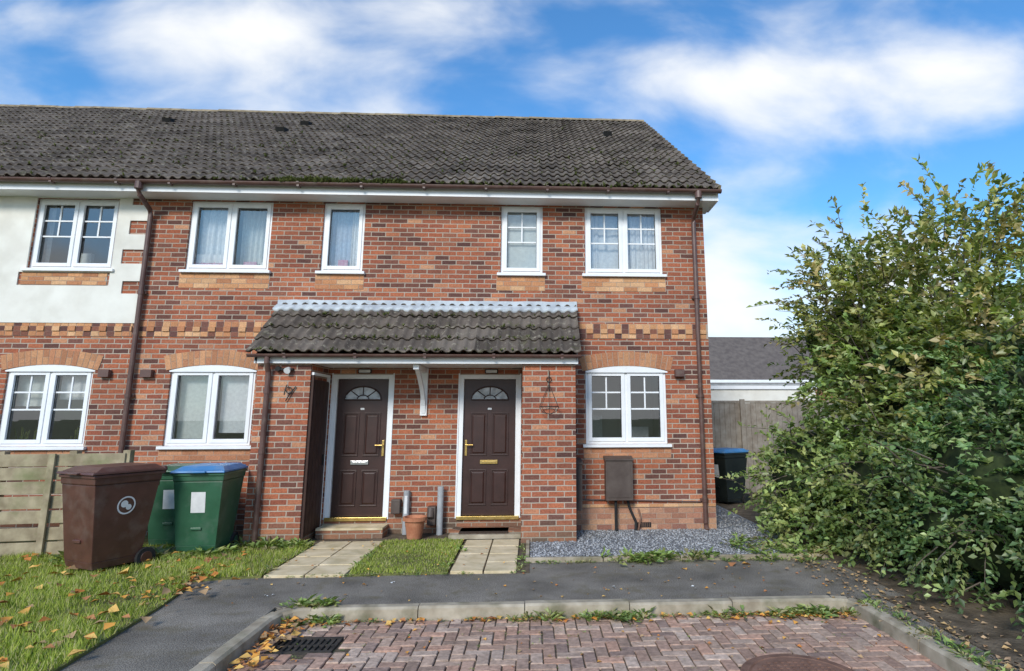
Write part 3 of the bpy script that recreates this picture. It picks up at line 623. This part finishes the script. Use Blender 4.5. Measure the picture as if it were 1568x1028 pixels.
# ---------------------------------------------------------------- bins
def bin_(name,x,y,rot,body,lid,label=True,logo=False,scl=1.):
    e=empty(name); xf=Matrix.Translation((x,y,.02))@Matrix.Rotation(math.radians(rot),4,'Z')@Matrix.Scale(scl,4)
    b=MB(); b.xf=xf
    def ring(hx,y0,y1,z): return [(-hx,y0,z),(hx,y0,z),(hx,y1,z),(-hx,y1,z)]
    prof=[(.215,-.24,.2,.05),(.225,-.26,.21,.12),(.275,-.345,.29,.86),(.283,-.355,.3,.87),(.287,-.36,.305,.945)]
    for a,c in zip(prof[:-1],prof[1:]): b.hexa(ring(a[0],a[1],a[2],a[3]),ring(c[0],c[1],c[2],c[3]),body)
    b.box(-.297,.297,-.375,.315,.93,.96,body)
    b.box(-.22,.22,.30,.33,.80,.93,body)
    b.tube([(-.24,.37,.97),(.24,.37,.97)],.017,body,10); b.box(-.23,-.2,.3,.38,.93,.985,body); b.box(.2,.23,.3,.38,.93,.985,body)
    b.box(-.06,.06,-.30,-.24,.3,.33,body)
    b.obj('body',e,bevel=.012)
    l=MB(); l.xf=xf
    l.hexa(ring(.305,-.4,.33,.965),ring(.3,-.39,.33,.99),lid); l.hexa(ring(.29,-.36,.32,.99),ring(.23,-.27,.26,1.035),lid)
    l.box(-.1,.1,-.43,-.385,.965,.985,lid); l.tube([(-.26,.35,.985),(.26,.35,.985)],.022,lid,10)
    l.obj('lid',e,bevel=.012)
    w=MB(); w.xf=xf
    for sx in (-1,1):
        pts=[(sx*.2,.25,.08),(sx*.255,.25,.08)]; w.tube(pts,.1,'rubber',20); w.tube([(sx*.256,.25,.08),(sx*.262,.25,.08)],.06,body,16)
    w.tube([(-.2,.25,.08),(.2,.25,.08)],.012,'iron',8); w.obj('wheels',e,bevel=.006)
    if label:
        q=MB(); q.xf=xf
        P=lambda X,Z:(X,-.26-.085*(Z-.12)/.74-.004,Z)
        q.add([P(-.07,.5),P(.09,.5),P(.09,.74),P(-.07,.74)],[(0,1,2,3)],'label'); q.obj('label',e)
    if logo:
        q=MB(); q.xf=xf; n=24
        P=lambda a,r,c=(0,0):(.225+.05*((.64+c[1]+r*math.sin(a))-.12)/.74+.004, -.02+c[0]+r*math.cos(a), .64+c[1]+r*math.sin(a))
        for r0,r1,cc_ in ((.075,.09,(0,0)),(.0,.035,(-.02,.015)),(.0,.028,(.025,-.02))):
            vs=[]
            for i in range(n): vs+=[P(2*math.pi*i/n,r0,cc_),P(2*math.pi*i/n,r1,cc_)]
            q.add(vs,[(2*i,2*i+1,(2*i+3)%(2*n),(2*i+2)%(2*n)) for i in range(n)],'label')
        q.obj('logo',e)
    return e
bin_('wheelie_bin',-4.57,-1.90,-26,'binbrown','binbrown',False,True,1.09)
bin_('wheelie_bin',-3.90,-1.10,4,'bingreen','binblue',True,False,1.03)
bin_('wheelie_bin',-4.50,-.66,5,'bingreen','bingreen',True)
bin_('wheelie_bin',3.6,3.2,-60,'bindark','bindark',True)
bin_('wheelie_bin',4.05,2.7,-60,'bindark','binblue',True)
# ---------------------------------------------------------------- fences
f=MB(); A=np.array([-4.98,-1.12]);Bp=np.array([-9.6,-1.75])
for i in range(7):
    z=.04+i*.176; 
    for s in range(3):
        a=A+(Bp-A)*s/3; b=A+(Bp-A)*(s+1)/3; off=.012*(s%2); zz=z+random.uniform(-.012,.012)
        f.hexa([(a[0],a[1]-.025-off,zz),(a[0],a[1]-off,zz),(b[0],b[1]-off,zz),(b[0],b[1]-.025-off,zz)],[(a[0],a[1]-.025-off,zz+.15),(a[0],a[1]-off,zz+.15),(b[0],b[1]-off,zz+.15),(b[0],b[1]-.025-off,zz+.15)],'wood')
for t_ in (0.0,.13,.3,.5,.75,1): 
    a=A+(Bp-A)*t_; f.box(a[0]-.045,a[0]+.045,a[1]+.0,a[1]+.09,-.1,1.27,'wood')
a=A+(Bp-A)*.17; f.box(a[0]-.04,a[0]+.04,a[1]-.07,a[1]-.04,.02,1.24,'wood')
f.obj('wooden_fence',bevel=.004)
f=MB()
x=2.99
while x<9:
    f.box(x+.003,x+.117,4.2+random.uniform(0,.006),4.225,.02,1.98+random.uniform(-.01,.01),'greywood'); x+=.12
f.box(2.99,9,4.19,4.2,1.98,2.03,'greywood');f.box(3.0,3.1,4.14,4.2,0,2.06,'greywood');f.box(4.9,5,4.14,4.2,0,2.06,'greywood'); f.obj('wooden_fence')
f=MB(); f.box(-5.02,-4.93,-1.28,-1.2,.02,.42,'yellow'); f.box(-5.04,-4.91,-1.3,-1.18,.02,.05,'yellow'); f.obj('yellow_marker_post',bevel=.01)
p=MB(); p.lathe(-1.42,-.42,[(.001,.02),(.1,.02),(.14,.26),(.165,.26),(.165,.31),(.145,.31),(.14,.27),(.001,.26)],'terracotta',28); p.obj('plant_pot')
p=MB(); p.tube([(-1.62,-.06,.0),(-1.62,-.06,.62)],.045,'pvcgrey',14); p.box(-1.64,-1.60,-.105,-.1,.3,.55,'label'); p.obj('pipe_stub')
p=MB(); p.tube([(-1.12,-.12,.0),(-1.12,-.12,.68)],.045,'pvcgrey',14); p.obj('pipe_stub')
p=MB(); p.box(-1.83,-1.70,-.12,-.01,.3,.5,'meter');p.box(-1.3,-1.18,-.16,-.01,.14,.4,'meter'); p.tube([(-1.25,-.14,.38),(-1.25,-.18,.25)],.05,'meter',12); p.obj('meter_cover',bevel=.01)
# ---------------------------------------------------------------- far buildings
f=empty('distant_house'); b=MB(); b.box(9,34,32,38,0,4.6,'brick'); b.obj('walls',f)
b=MB(); b.add([(8.6,31.5,4.1),(34.5,31.5,4.1),(34.5,35,7.6),(8.6,35,7.6),(8.6,38.5,4.1),(34.5,38.5,4.1)],[(0,1,2,3),(3,2,5,4)],'farroof'); b.box(8.6,34.5,31.42,31.5,3.95,4.15,'upvc'); b.obj('roof',f)
f=empty('white_outbuilding'); b=MB(); b.box(4.2,9,9,12,0,2.62,'render'); b.box(4.1,9.1,8.94,12.05,2.62,2.68,'pvcgrey'); b.box(4.12,9.1,8.95,9.0,2.5,2.62,'upvc')
b.obj('walls_and_roof',f)
# ---------------------------------------------------------------- vegetation
def leaves_mesh(C,D,N,L,W,col):
    D=D/np.linalg.norm(D,axis=1,keepdims=True); Sd=np.cross(D,N); Sd/=np.linalg.norm(Sd,axis=1,keepdims=True)+1e-9; Nn=np.cross(Sd,D)
    L=L[:,None];W=W[:,None]
    a=C; b=C+D*L*.45+Sd*W+Nn*W*.35; c=C+D*L-Nn*L*.12; d=C+D*L*.45-Sd*W+Nn*W*.35
    V=np.stack([a,b,c,d],1).reshape(-1,3); n=len(C); F=(np.array([[0,1,2],[0,2,3]])[None]+4*np.arange(n)[:,None,None]).reshape(-1,3)
    return V,F,np.repeat(col,4,0)
def unit(n):
    v=rng.normal(0,1,(n,3)); return v/np.linalg.norm(v,axis=1,keepdims=True)
def shoots(ell,n,nl,length,lsize,pal,up=.5,shell=.75,spread=.5,lw=.3):
    cx,cy,cz,rx,ry,rz=ell; u_=unit(n); rr=rng.uniform(shell,1.02,n)[:,None]
    lump=1+.17*np.sin(u_[:,0]*7+cx*3)*np.cos(u_[:,2]*6+cy)+.15*np.sin(u_[:,1]*9+cz*5)
    P0=np.array([cx,cy,cz])+u_*rr*lump[:,None]*np.array([rx,ry,rz]); keep=P0[:,2]>.05; P0=P0[keep];u_=u_[keep];n=len(P0)
    d0=u_*.7+unit(n)*spread+np.array([0,0,up]); d0/=np.linalg.norm(d0,axis=1,keepdims=True)
    ln=rng.uniform(.5,1.25,n)*length; cl_=.5+.5*np.sin(P0[:,0]*5+P0[:,2]*4)*np.cos(P0[:,1]*4-P0[:,2]*3)
    base=pal[rng.integers(0,len(pal),n)]*(rng.uniform(.7,1.25,n)*(.75+.5*cl_))[:,None]
    Cs=[];Ds=[];Ns=[];Cl=[]
    for i in range(nl):
        t_=(i+.5)/nl; pos=P0+d0*(ln*t_)[:,None]+np.array([0,0,-.35])*(ln*t_*t_)[:,None]
        side=np.cross(d0,np.array([0,0,1.]))*(1 if i%2 else -1); side+=rng.normal(0,.45,(n,3))
        Cs.append(pos);Ds.append(side+d0*.7+np.array([0,0,-.15]));Ns.append(np.array([0,-.35,1.])+rng.normal(0,.5,(n,3)));Cl.append(base*rng.uniform(.75,1.25,n)[:,None])
    C=np.concatenate(Cs);D=np.concatenate(Ds);N=np.concatenate(Ns);Cl=np.concatenate(Cl)
    L=rng.uniform(.6,1.3,len(C))*lsize
    return leaves_mesh(C,D,N,L,L*lw,Cl),P0,d0,ln
def core(mb,ells,sc=.72):  # added dark lumps hidden behind the leaves to block light
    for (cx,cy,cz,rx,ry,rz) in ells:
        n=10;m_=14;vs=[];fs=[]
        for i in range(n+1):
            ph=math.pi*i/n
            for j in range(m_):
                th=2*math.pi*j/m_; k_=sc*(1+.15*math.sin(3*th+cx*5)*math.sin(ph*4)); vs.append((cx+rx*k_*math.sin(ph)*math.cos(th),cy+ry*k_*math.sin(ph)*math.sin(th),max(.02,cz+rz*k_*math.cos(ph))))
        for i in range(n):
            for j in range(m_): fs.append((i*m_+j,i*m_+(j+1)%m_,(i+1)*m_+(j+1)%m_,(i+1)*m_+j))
        mb.add(vs,fs,'coreblock')
M['coreblock']=mottled('dark_light_block',(.014,.022,.008),(.035,.05,.015),14,.95,0)  # near-black green for the added light-blocking lumps, no leaves modelled
def veg(name,specs,ells_core,branches=None,sc=.7):
    e=empty(name); V=[];F=[];C=[];o_=0; mb=MB()
    for sp in specs:
        (v,f,c),P0,d0,ln=shoots(**sp); V.append(v);F.append(f+o_);C.append(c);o_+=len(v)
        for i in range(0,len(P0),2 if sp['length']>.7 else 6):
            a=P0[i];b=a+d0[i]*ln[i]*.5+np.array([0,0,-.09])*ln[i];c_=a+d0[i]*ln[i]+np.array([0,0,-.35])*ln[i]; mb.tube([a-d0[i]*.2,a,b,c_],[.008,.006,.004,.002],'bark',4,False)
    np_obj('foliage',np.concatenate(V),np.concatenate(F),np.concatenate(C),M['leaf'],e)
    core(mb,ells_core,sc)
    for br in (branches or []): mb.tube(br[0],br[1],'bark',8)
    mb.obj('branches',e)  # mesh holds twigs and limbs plus the added light-blocking lumps
g1=np.array([[.3,.34,.09],[.22,.27,.07],[.38,.38,.12],[.44,.4,.14],[.17,.22,.06],[.33,.33,.12],[.42,.33,.15]])
g2=np.array([[.12,.2,.065],[.16,.25,.085],[.09,.16,.055],[.21,.29,.1],[.27,.32,.12]])
g3=np.array([[.25,.33,.095],[.31,.37,.12],[.18,.26,.075],[.37,.39,.14]])
def limbs(base,tips):
    out=[]
    for tp in tips:
        b=np.array(base,float);t_=np.array(tp,float);pts=[];rs=[]
        for i in range(7):
            s_=i/6; p_=b*(1-s_)+t_*s_; p_=p_+np.array([math.sin(s_*5+tp[0])*.08,math.cos(s_*4+tp[1])*.08,math.sin(s_*math.pi)*.15]); pts.append(p_); rs.append(.05*(1-s_)+.005)
        out.append((pts,rs))
    return out
A1=(5.2,-.9,3.05,.85,1.1,1.2);A2=(6.15,-1.4,3.5,1.1,1.2,1.2);A3=(5.5,.4,2.8,1.1,1.2,1.1);A4=(7.1,-1.8,3.5,1.2,1.3,1.2);B1=(5.1,-1.5,1.85,.9,1.2,1.2);B2=(5.7,-2.4,2.0,1.1,1.1,1.15);A5=(4.85,-.7,3.4,.6,.8,.8)
tips=[(4.8,-.8,3.7),(5.0,-1.0,3.9),(5.3,-.9,4.1),(5.8,-1.2,4.2),(6.3,-1.5,4.4),(4.7,-.6,3.2),(5.3,.2,3.6),(6.8,-1.6,4.3),(4.6,-1.2,2.8),(5.0,-1.6,3.1),(5.4,-2.1,3.0),(6.,-2.2,3.4)]
veg('leafy_tree',[dict(ell=A1,n=230,nl=12,length=.55,lsize=.105,pal=g1,up=.6,shell=.3),dict(ell=A2,n=300,nl=12,length=.6,lsize=.105,pal=g1,up=.6,shell=.3),dict(ell=A3,n=220,nl=12,length=.5,lsize=.1,pal=g1,shell=.4),
   dict(ell=A5,n=100,nl=12,length=.5,lsize=.095,pal=g1,up=.5,shell=.2),
   dict(ell=A4,n=240,nl=12,length=.5,lsize=.105,pal=g1,shell=.4),dict(ell=B1,n=700,nl=12,length=.42,lsize=.1,pal=g3,up=.2,shell=.6),dict(ell=B2,n=700,nl=12,length=.45,lsize=.1,pal=g1,up=.2,shell=.6),
   dict(ell=A1,n=60,nl=20,length=.95,lsize=.1,pal=g1,up=.7,shell=.7),dict(ell=A2,n=75,nl=20,length=1.0,lsize=.1,pal=g1,up=.9,shell=.7),dict(ell=A5,n=40,nl=18,length=.8,lsize=.09,pal=g1,up=.5,shell=.6),dict(ell=B1,n=60,nl=16,length=.8,lsize=.1,pal=g1,up=.3,shell=.8),dict(ell=B2,n=60,nl=16,length=.8,lsize=.1,pal=g1,up=.5,shell=.8)],
   [A3,B1,B2],limbs((5.4,-1.1,.05),tips)+limbs((5.8,-1.6,.05),tips[3:8]),.58)
C1=(4.65,-2.1,.8,.85,1.0,.85);C2=(4.85,-3.4,.85,1.05,.95,1.0);C3=(5.9,-3.9,1.0,1.2,1.0,1.2);C4=(4.4,-.5,.75,.85,1.1,.9);C5=(5.3,-3.0,1.55,.9,.9,.85);C6=(4.7,-4.9,.4,.7,.7,.5);C7=(5.25,-4.25,.95,.75,.65,.9);C8=(3.85,-1.15,.3,.5,.75,.35)
veg('dense_hedge',[dict(ell=C1,n=900,nl=10,length=.34,lsize=.08,pal=g3,up=.15,shell=.65),dict(ell=C2,n=1350,nl=10,length=.3,lsize=.068,pal=g2,up=.15,shell=.65),dict(ell=C3,n=1000,nl=10,length=.3,lsize=.068,pal=g2,up=.15,shell=.7),
   dict(ell=C4,n=650,nl=10,length=.34,lsize=.085,pal=g3,up=.15,shell=.6),dict(ell=C5,n=900,nl=10,length=.32,lsize=.07,pal=g2,up=.2,shell=.65),dict(ell=C6,n=450,nl=8,length=.25,lsize=.06,pal=g2,up=.15,shell=.6),
   dict(ell=C7,n=700,nl=10,length=.28,lsize=.065,pal=g2,up=.15,shell=.6),dict(ell=C8,n=130,nl=9,length=.3,lsize=.085,pal=g3,up=.2,shell=.3),
   dict(ell=C1,n=50,nl=14,length=.75,lsize=.085,pal=g3,up=.3,shell=.85),dict(ell=C2,n=50,nl=14,length=.7,lsize=.075,pal=g3,up=.3,shell=.85),dict(ell=C4,n=60,nl=14,length=.8,lsize=.085,pal=g3,up=.2,shell=.85)],
   [C1,C2,C3,C4,C5,C6,C7],None,.74)
def inpoly(x,y,poly):
    ins=np.zeros(len(x),bool); j=len(poly)-1
    for i in range(len(poly)):
        xi,yi=poly[i];xj,yj=poly[j]; c_=((yi>y)!=(yj>y))&(x<(xj-xi)*(y-yi)/(yj-yi+1e-12)+xi); ins^=c_; j=i
    return ins
def blades(name,poly,n,bx,h,parent=None,z=.02):
    x=rng.uniform(bx[0],bx[1],n);y=rng.uniform(bx[2],bx[3],n); k_=inpoly(x,y,poly); x=x[k_];y=y[k_]
    patch=.5+.25*np.sin(x*2.3+np.sin(y*3))*np.cos(y*2.9+x)+.25*np.sin(x*7.1+2*np.sin(y*5.3))*np.cos(y*8.3-x*3)
    k_=rng.random(len(x))<(.25+1.1*patch); x=x[k_];y=y[k_];patch=patch[k_]; n=len(x)
    H=rng.uniform(.3,1.2,n)*h*(.4+1.0*patch); th=rng.uniform(0,6.28,n); w=rng.uniform(.003,.007,n)
    ln=rng.uniform(.1,.9,n)*H; th2=rng.uniform(0,6.28,n)
    a=np.stack([x+np.cos(th)*w,y+np.sin(th)*w,np.full(n,z)],1); b=np.stack([x-np.cos(th)*w,y-np.sin(th)*w,np.full(n,z)],1); c_=np.stack([x+np.cos(th2)*ln,y+np.sin(th2)*ln,z+H],1)
    V=np.stack([a,b,c_],1).reshape(-1,3); F=np.arange(3*n).reshape(-1,3)
    P=np.array([[.29,.36,.06],[.37,.43,.08],[.43,.46,.12],[.21,.28,.05],[.5,.46,.22]]); C=P[rng.integers(0,5,n)]*(.75+.4*patch)[:,None]
    np_obj(name,V,F,np.repeat(C,3,0),M['grassblade'],parent)
blades('lawn_grass',lawnL,105000,(-7.3,-2.6,-5.4,-.8),.07)
blades('strip_grass',lawnM,14000,(-1.85,-.6,-2.4,-.4),.045)
def weeds(name,pts,pal):
    C=[];D=[];N=[];Lh=[];cl=[]
    for (x,y,z,s) in pts:
        n=random.randint(7,18); base=np.array(random.choice(pal))
        for i in range(n):
            a=random.uniform(0,6.28); e_=random.uniform(.05,1.); r_=random.uniform(0,.7)*s
            C.append((x+math.cos(a)*r_,y+math.sin(a)*r_,z+random.uniform(0,.4)*s)); D.append((math.cos(a),math.sin(a),e_)); N.append((random.gauss(0,.4),random.gauss(0,.4),1)); Lh.append(s*random.uniform(.4,.95)); cl.append(base*random.uniform(.6,1.4))
    Lh=np.array(Lh); v,f,c=leaves_mesh(np.array(C),np.array(D),np.array(N),Lh,Lh*.18,np.array(cl)); np_obj(name,v,f,c,M['leaf'])
wp=[(.22,.3,.08),(.28,.37,.1),(.18,.25,.07),(.35,.37,.13),(.36,.31,.15)]
pts=[]
for i in range(110):
    x=random.uniform(-1.9,3.1); pts.append((x,-3.49-abs(random.gauss(0,.03)),-.09,random.uniform(.012,.05)))
for cxw,sg,nn in ((1.0,.18,38),(2.75,.3,55),(-1.7,.12,12),(.2,.14,12),(2.0,.12,14)):
    for i in range(nn): pts.append((random.gauss(cxw,sg),-3.5-abs(random.gauss(0,.07)),-.09,random.uniform(.03,.12)))
for i in range(24): pts.append((random.gauss(-1.75,.12),random.gauss(-3.36,.04),.0,random.uniform(.05,.12)))
for i in range(90): pts.append((random.uniform(.1,3.7),random.gauss(-1.88,.04),.0,random.uniform(.02,.07)))
for i in range(34): pts.append((random.gauss(1.75,.28),random.gauss(-1.85,.06),.02,random.uniform(.06,.17)))
for i in range(70): pts.append((random.gauss(3.3,.3),random.gauss(-1.5,.35),.03,random.uniform(.05,.16)))
for i in range(60): pts.append((random.choice([-2.66,-1.76,-.7,.09])+random.gauss(0,.03),random.uniform(-2.3,-.7),.02,random.uniform(.03,.08)))
for i in range(40): pts.append((random.uniform(-2.6,.1),-2.36+random.gauss(0,.02),.01,random.uniform(.02,.05)))
for i in range(60): pts.append((random.uniform(-3.6,-2.7),random.gauss(-.95,.1),.03,random.uniform(.05,.16)))
for i in range(60): pts.append((random.gauss(3.3,.06),random.uniform(-6,-3.4),.0,random.uniform(.03,.09)))
for i in range(70): pts.append((random.uniform(-5.2,-3.5),random.gauss(-1.5,.15),.03,random.uniform(.06,.18)))
for i in range(520): pts.append((random.uniform(-1.9,3.1),-3.55-abs(random.gauss(0,.7)),-.1,random.uniform(.006,.022)))
weeds('weeds',pts,wp)
C=[];D=[];N=[];Lh=[];cl=[]
lp=[(.65,.3,.06),(.55,.2,.05),(.7,.42,.12),(.4,.17,.07),(.75,.38,.09),(.36,.23,.12)]
def drop(x,y,z,s,p=lp):
    a=random.uniform(0,6.28); C.append((x,y,z)); D.append((math.cos(a),math.sin(a),random.uniform(-.1,.35))); N.append((random.gauss(0,.3),random.gauss(0,.3),1)); Lh.append(s); cl.append(jit(random.choice(p),.25))
for i in range(260):
    x=random.uniform(-6.5,-2.8); y=random.uniform(-5,-1.4); drop(x,y,.07,random.uniform(.06,.13))
for i in range(90): drop(random.gauss(-3.3,.15),random.gauss(-2.6,.5),.05,random.uniform(.04,.09))
for i in range(110): drop(random.gauss(-1.83,.07),random.uniform(-4.6,-3.5),-.07+random.uniform(0,.04),random.uniform(.04,.1))
for i in range(240): drop(random.uniform(-1.9,3.1),-3.52-abs(random.gauss(0,.05)),-.075,random.uniform(.03,.07))
for i in range(150): drop(random.gauss(2.7,.35),-3.52-abs(random.gauss(0,.1)),-.075,random.uniform(.03,.07))
for i in range(90): drop(random.uniform(-1.8,3.1),random.uniform(-5.5,-3.6),-.08,random.uniform(.02,.05))
for i in range(320): drop(random.gauss(3.5,.17),random.uniform(-5.5,-1.8),.02,random.uniform(.03,.06),[(.34,.22,.13),(.42,.28,.16),(.5,.32,.14)])
for i in range(110): drop(random.uniform(-2.7,3.6),random.uniform(-3.3,-1.9),.008,random.uniform(.02,.05))
for i in range(30): drop(random.uniform(-2.6,.1),random.uniform(-2.3,-.7),.05,random.uniform(.03,.06))
drop(2.55,-2.05,.02,.14);drop(2.62,-2.1,.02,.12)
for (x,y) in ((-2.3,-3.0),(1.0,-2.9),(1.8,-3.0),(-1.2,-2.6)):
    for i in range(3): drop(x+random.gauss(0,.03),y+random.gauss(0,.02),.008,.035,[(.7,.7,.68)])
Lh=np.array(Lh); v,f,c=leaves_mesh(np.array(C),np.array(D),np.array(N),Lh,Lh*.36,np.array(cl)); np_obj('fallen_leaves',v,f,c,M['litter'])
# ---------------------------------------------------------------- world
w=bpy.data.worlds.new('World'); S.world=w; w.use_nodes=True; nt=w.node_tree; T=NT.__new__(NT); T.t=nt
bg=nt.nodes['Background']; 
EL,AZ=33,200
sky=T.n('TexSky',sky_type='NISHITA'); sky.sun_disc=False; sky.sun_elevation=math.radians(EL); sky.sun_rotation=math.radians(AZ); sky.air_density=1.1; sky.dust_density=.6; sky.ozone_density=2.5
tc=T.n('TexCoord').outputs['Generated']; sp=T.n('SeparateXYZ',{0:tc})
ay=T.math('MAXIMUM',T.math('ABSOLUTE',sp.outputs[1]),.08); a=T.math('DIVIDE',sp.outputs[0],ay); b=T.math('DIVIDE',sp.outputs[2],ay)
nv=T.n('CombineXYZ',{0:T.math('MULTIPLY',a,1.5),1:T.math('MULTIPLY',b,2.6),2:T.math('MULTIPLY',sp.outputs[1],.3)}).outputs[0]
nz=T.n('TexNoise',{'Vector':nv,'Scale':2.1,'Detail':6.,'Roughness':.5,'Distortion':.25}).outputs['Fac']
tot=None
for (ca,cb,ra,rb,wt) in ((-.56,.66,.22,.10,1.),(-.22,.75,.25,.08,.7),(.33,.62,.26,.06,1.),(.78,.66,.17,.1,1.2),(-.62,.5,.3,.04,.3),(.1,.52,.4,.04,.25)):
    dx=T.math('DIVIDE',T.math('SUBTRACT',a,ca),ra); dy_=T.math('DIVIDE',T.math('SUBTRACT',b,cb),rb)
    d2=T.math('ADD',T.math('MULTIPLY',dx,dx),T.math('MULTIPLY',dy_,dy_)); e_=T.math('MULTIPLY',T.math('POWER',2.718,T.math('MULTIPLY',d2,-.8)),wt)
    tot=e_ if tot is None else T.math('ADD',tot,e_)
mask=T.math('ADD',T.math('MULTIPLY',tot,.5),T.math('MULTIPLY',T.math('SUBTRACT',nz,.45),1.7))
hz=T.ramp(b,[(0.,.75),(.25,.55),(.45,.05)])
mask=T.math('ADD',mask,hz)
m_=T.ramp(mask,[(.06,0.),(.9,1.)],'EASE')
col=T.mix(m_,T.mix(1.,sky.outputs[0],(.62,1.15,1.5,1),'MULTIPLY'),(6.9,7.0,7.05,1))
nt.links.new(col,bg.inputs[0]); bg.inputs[1].default_value=.15
sl=bpy.data.lights.new('sun','SUN'); sl.energy=3.1; sl.angle=math.radians(16); sl.color=(1,.95,.87); so=bpy.data.objects.new('sun',sl); COL.objects.link(so)
dirv=Vector((math.sin(math.radians(AZ))*math.cos(math.radians(EL)),math.cos(math.radians(AZ))*math.cos(math.radians(EL)),math.sin(math.radians(EL))))
so.rotation_euler=dirv.to_track_quat('Z','Y').to_euler(); so.location=(0,-20,20)
# ---------------------------------------------------------------- camera
yaw,pitch,roll=.0515,.1770,-.0020
cy_,sy=math.cos(yaw),math.sin(yaw);cp,sp_=math.cos(pitch),math.sin(pitch)
r=Vector((cy_,-sy,0));fw=Vector((sy*cp,cy_*cp,sp_));u_=r.cross(fw); cr,sr=math.cos(roll),math.sin(roll); R=r*cr+u_*sr; U=-r*sr+u_*cr
cam=bpy.data.cameras.new('camera'); co=bpy.data.objects.new('camera',cam); COL.objects.link(co)
mt=Matrix((R,U,-fw)).transposed().to_4x4(); mt.translation=Vector((.2010,-9.2255,1.6865)); co.matrix_world=mt
cam.sensor_width=36; cam.lens=911.115/1568*36; cam.shift_x=(784-861.6)/1568; cam.shift_y=-(514-474.8)/1568; cam.clip_end=2000; cam.clip_start=.05
S.camera=co
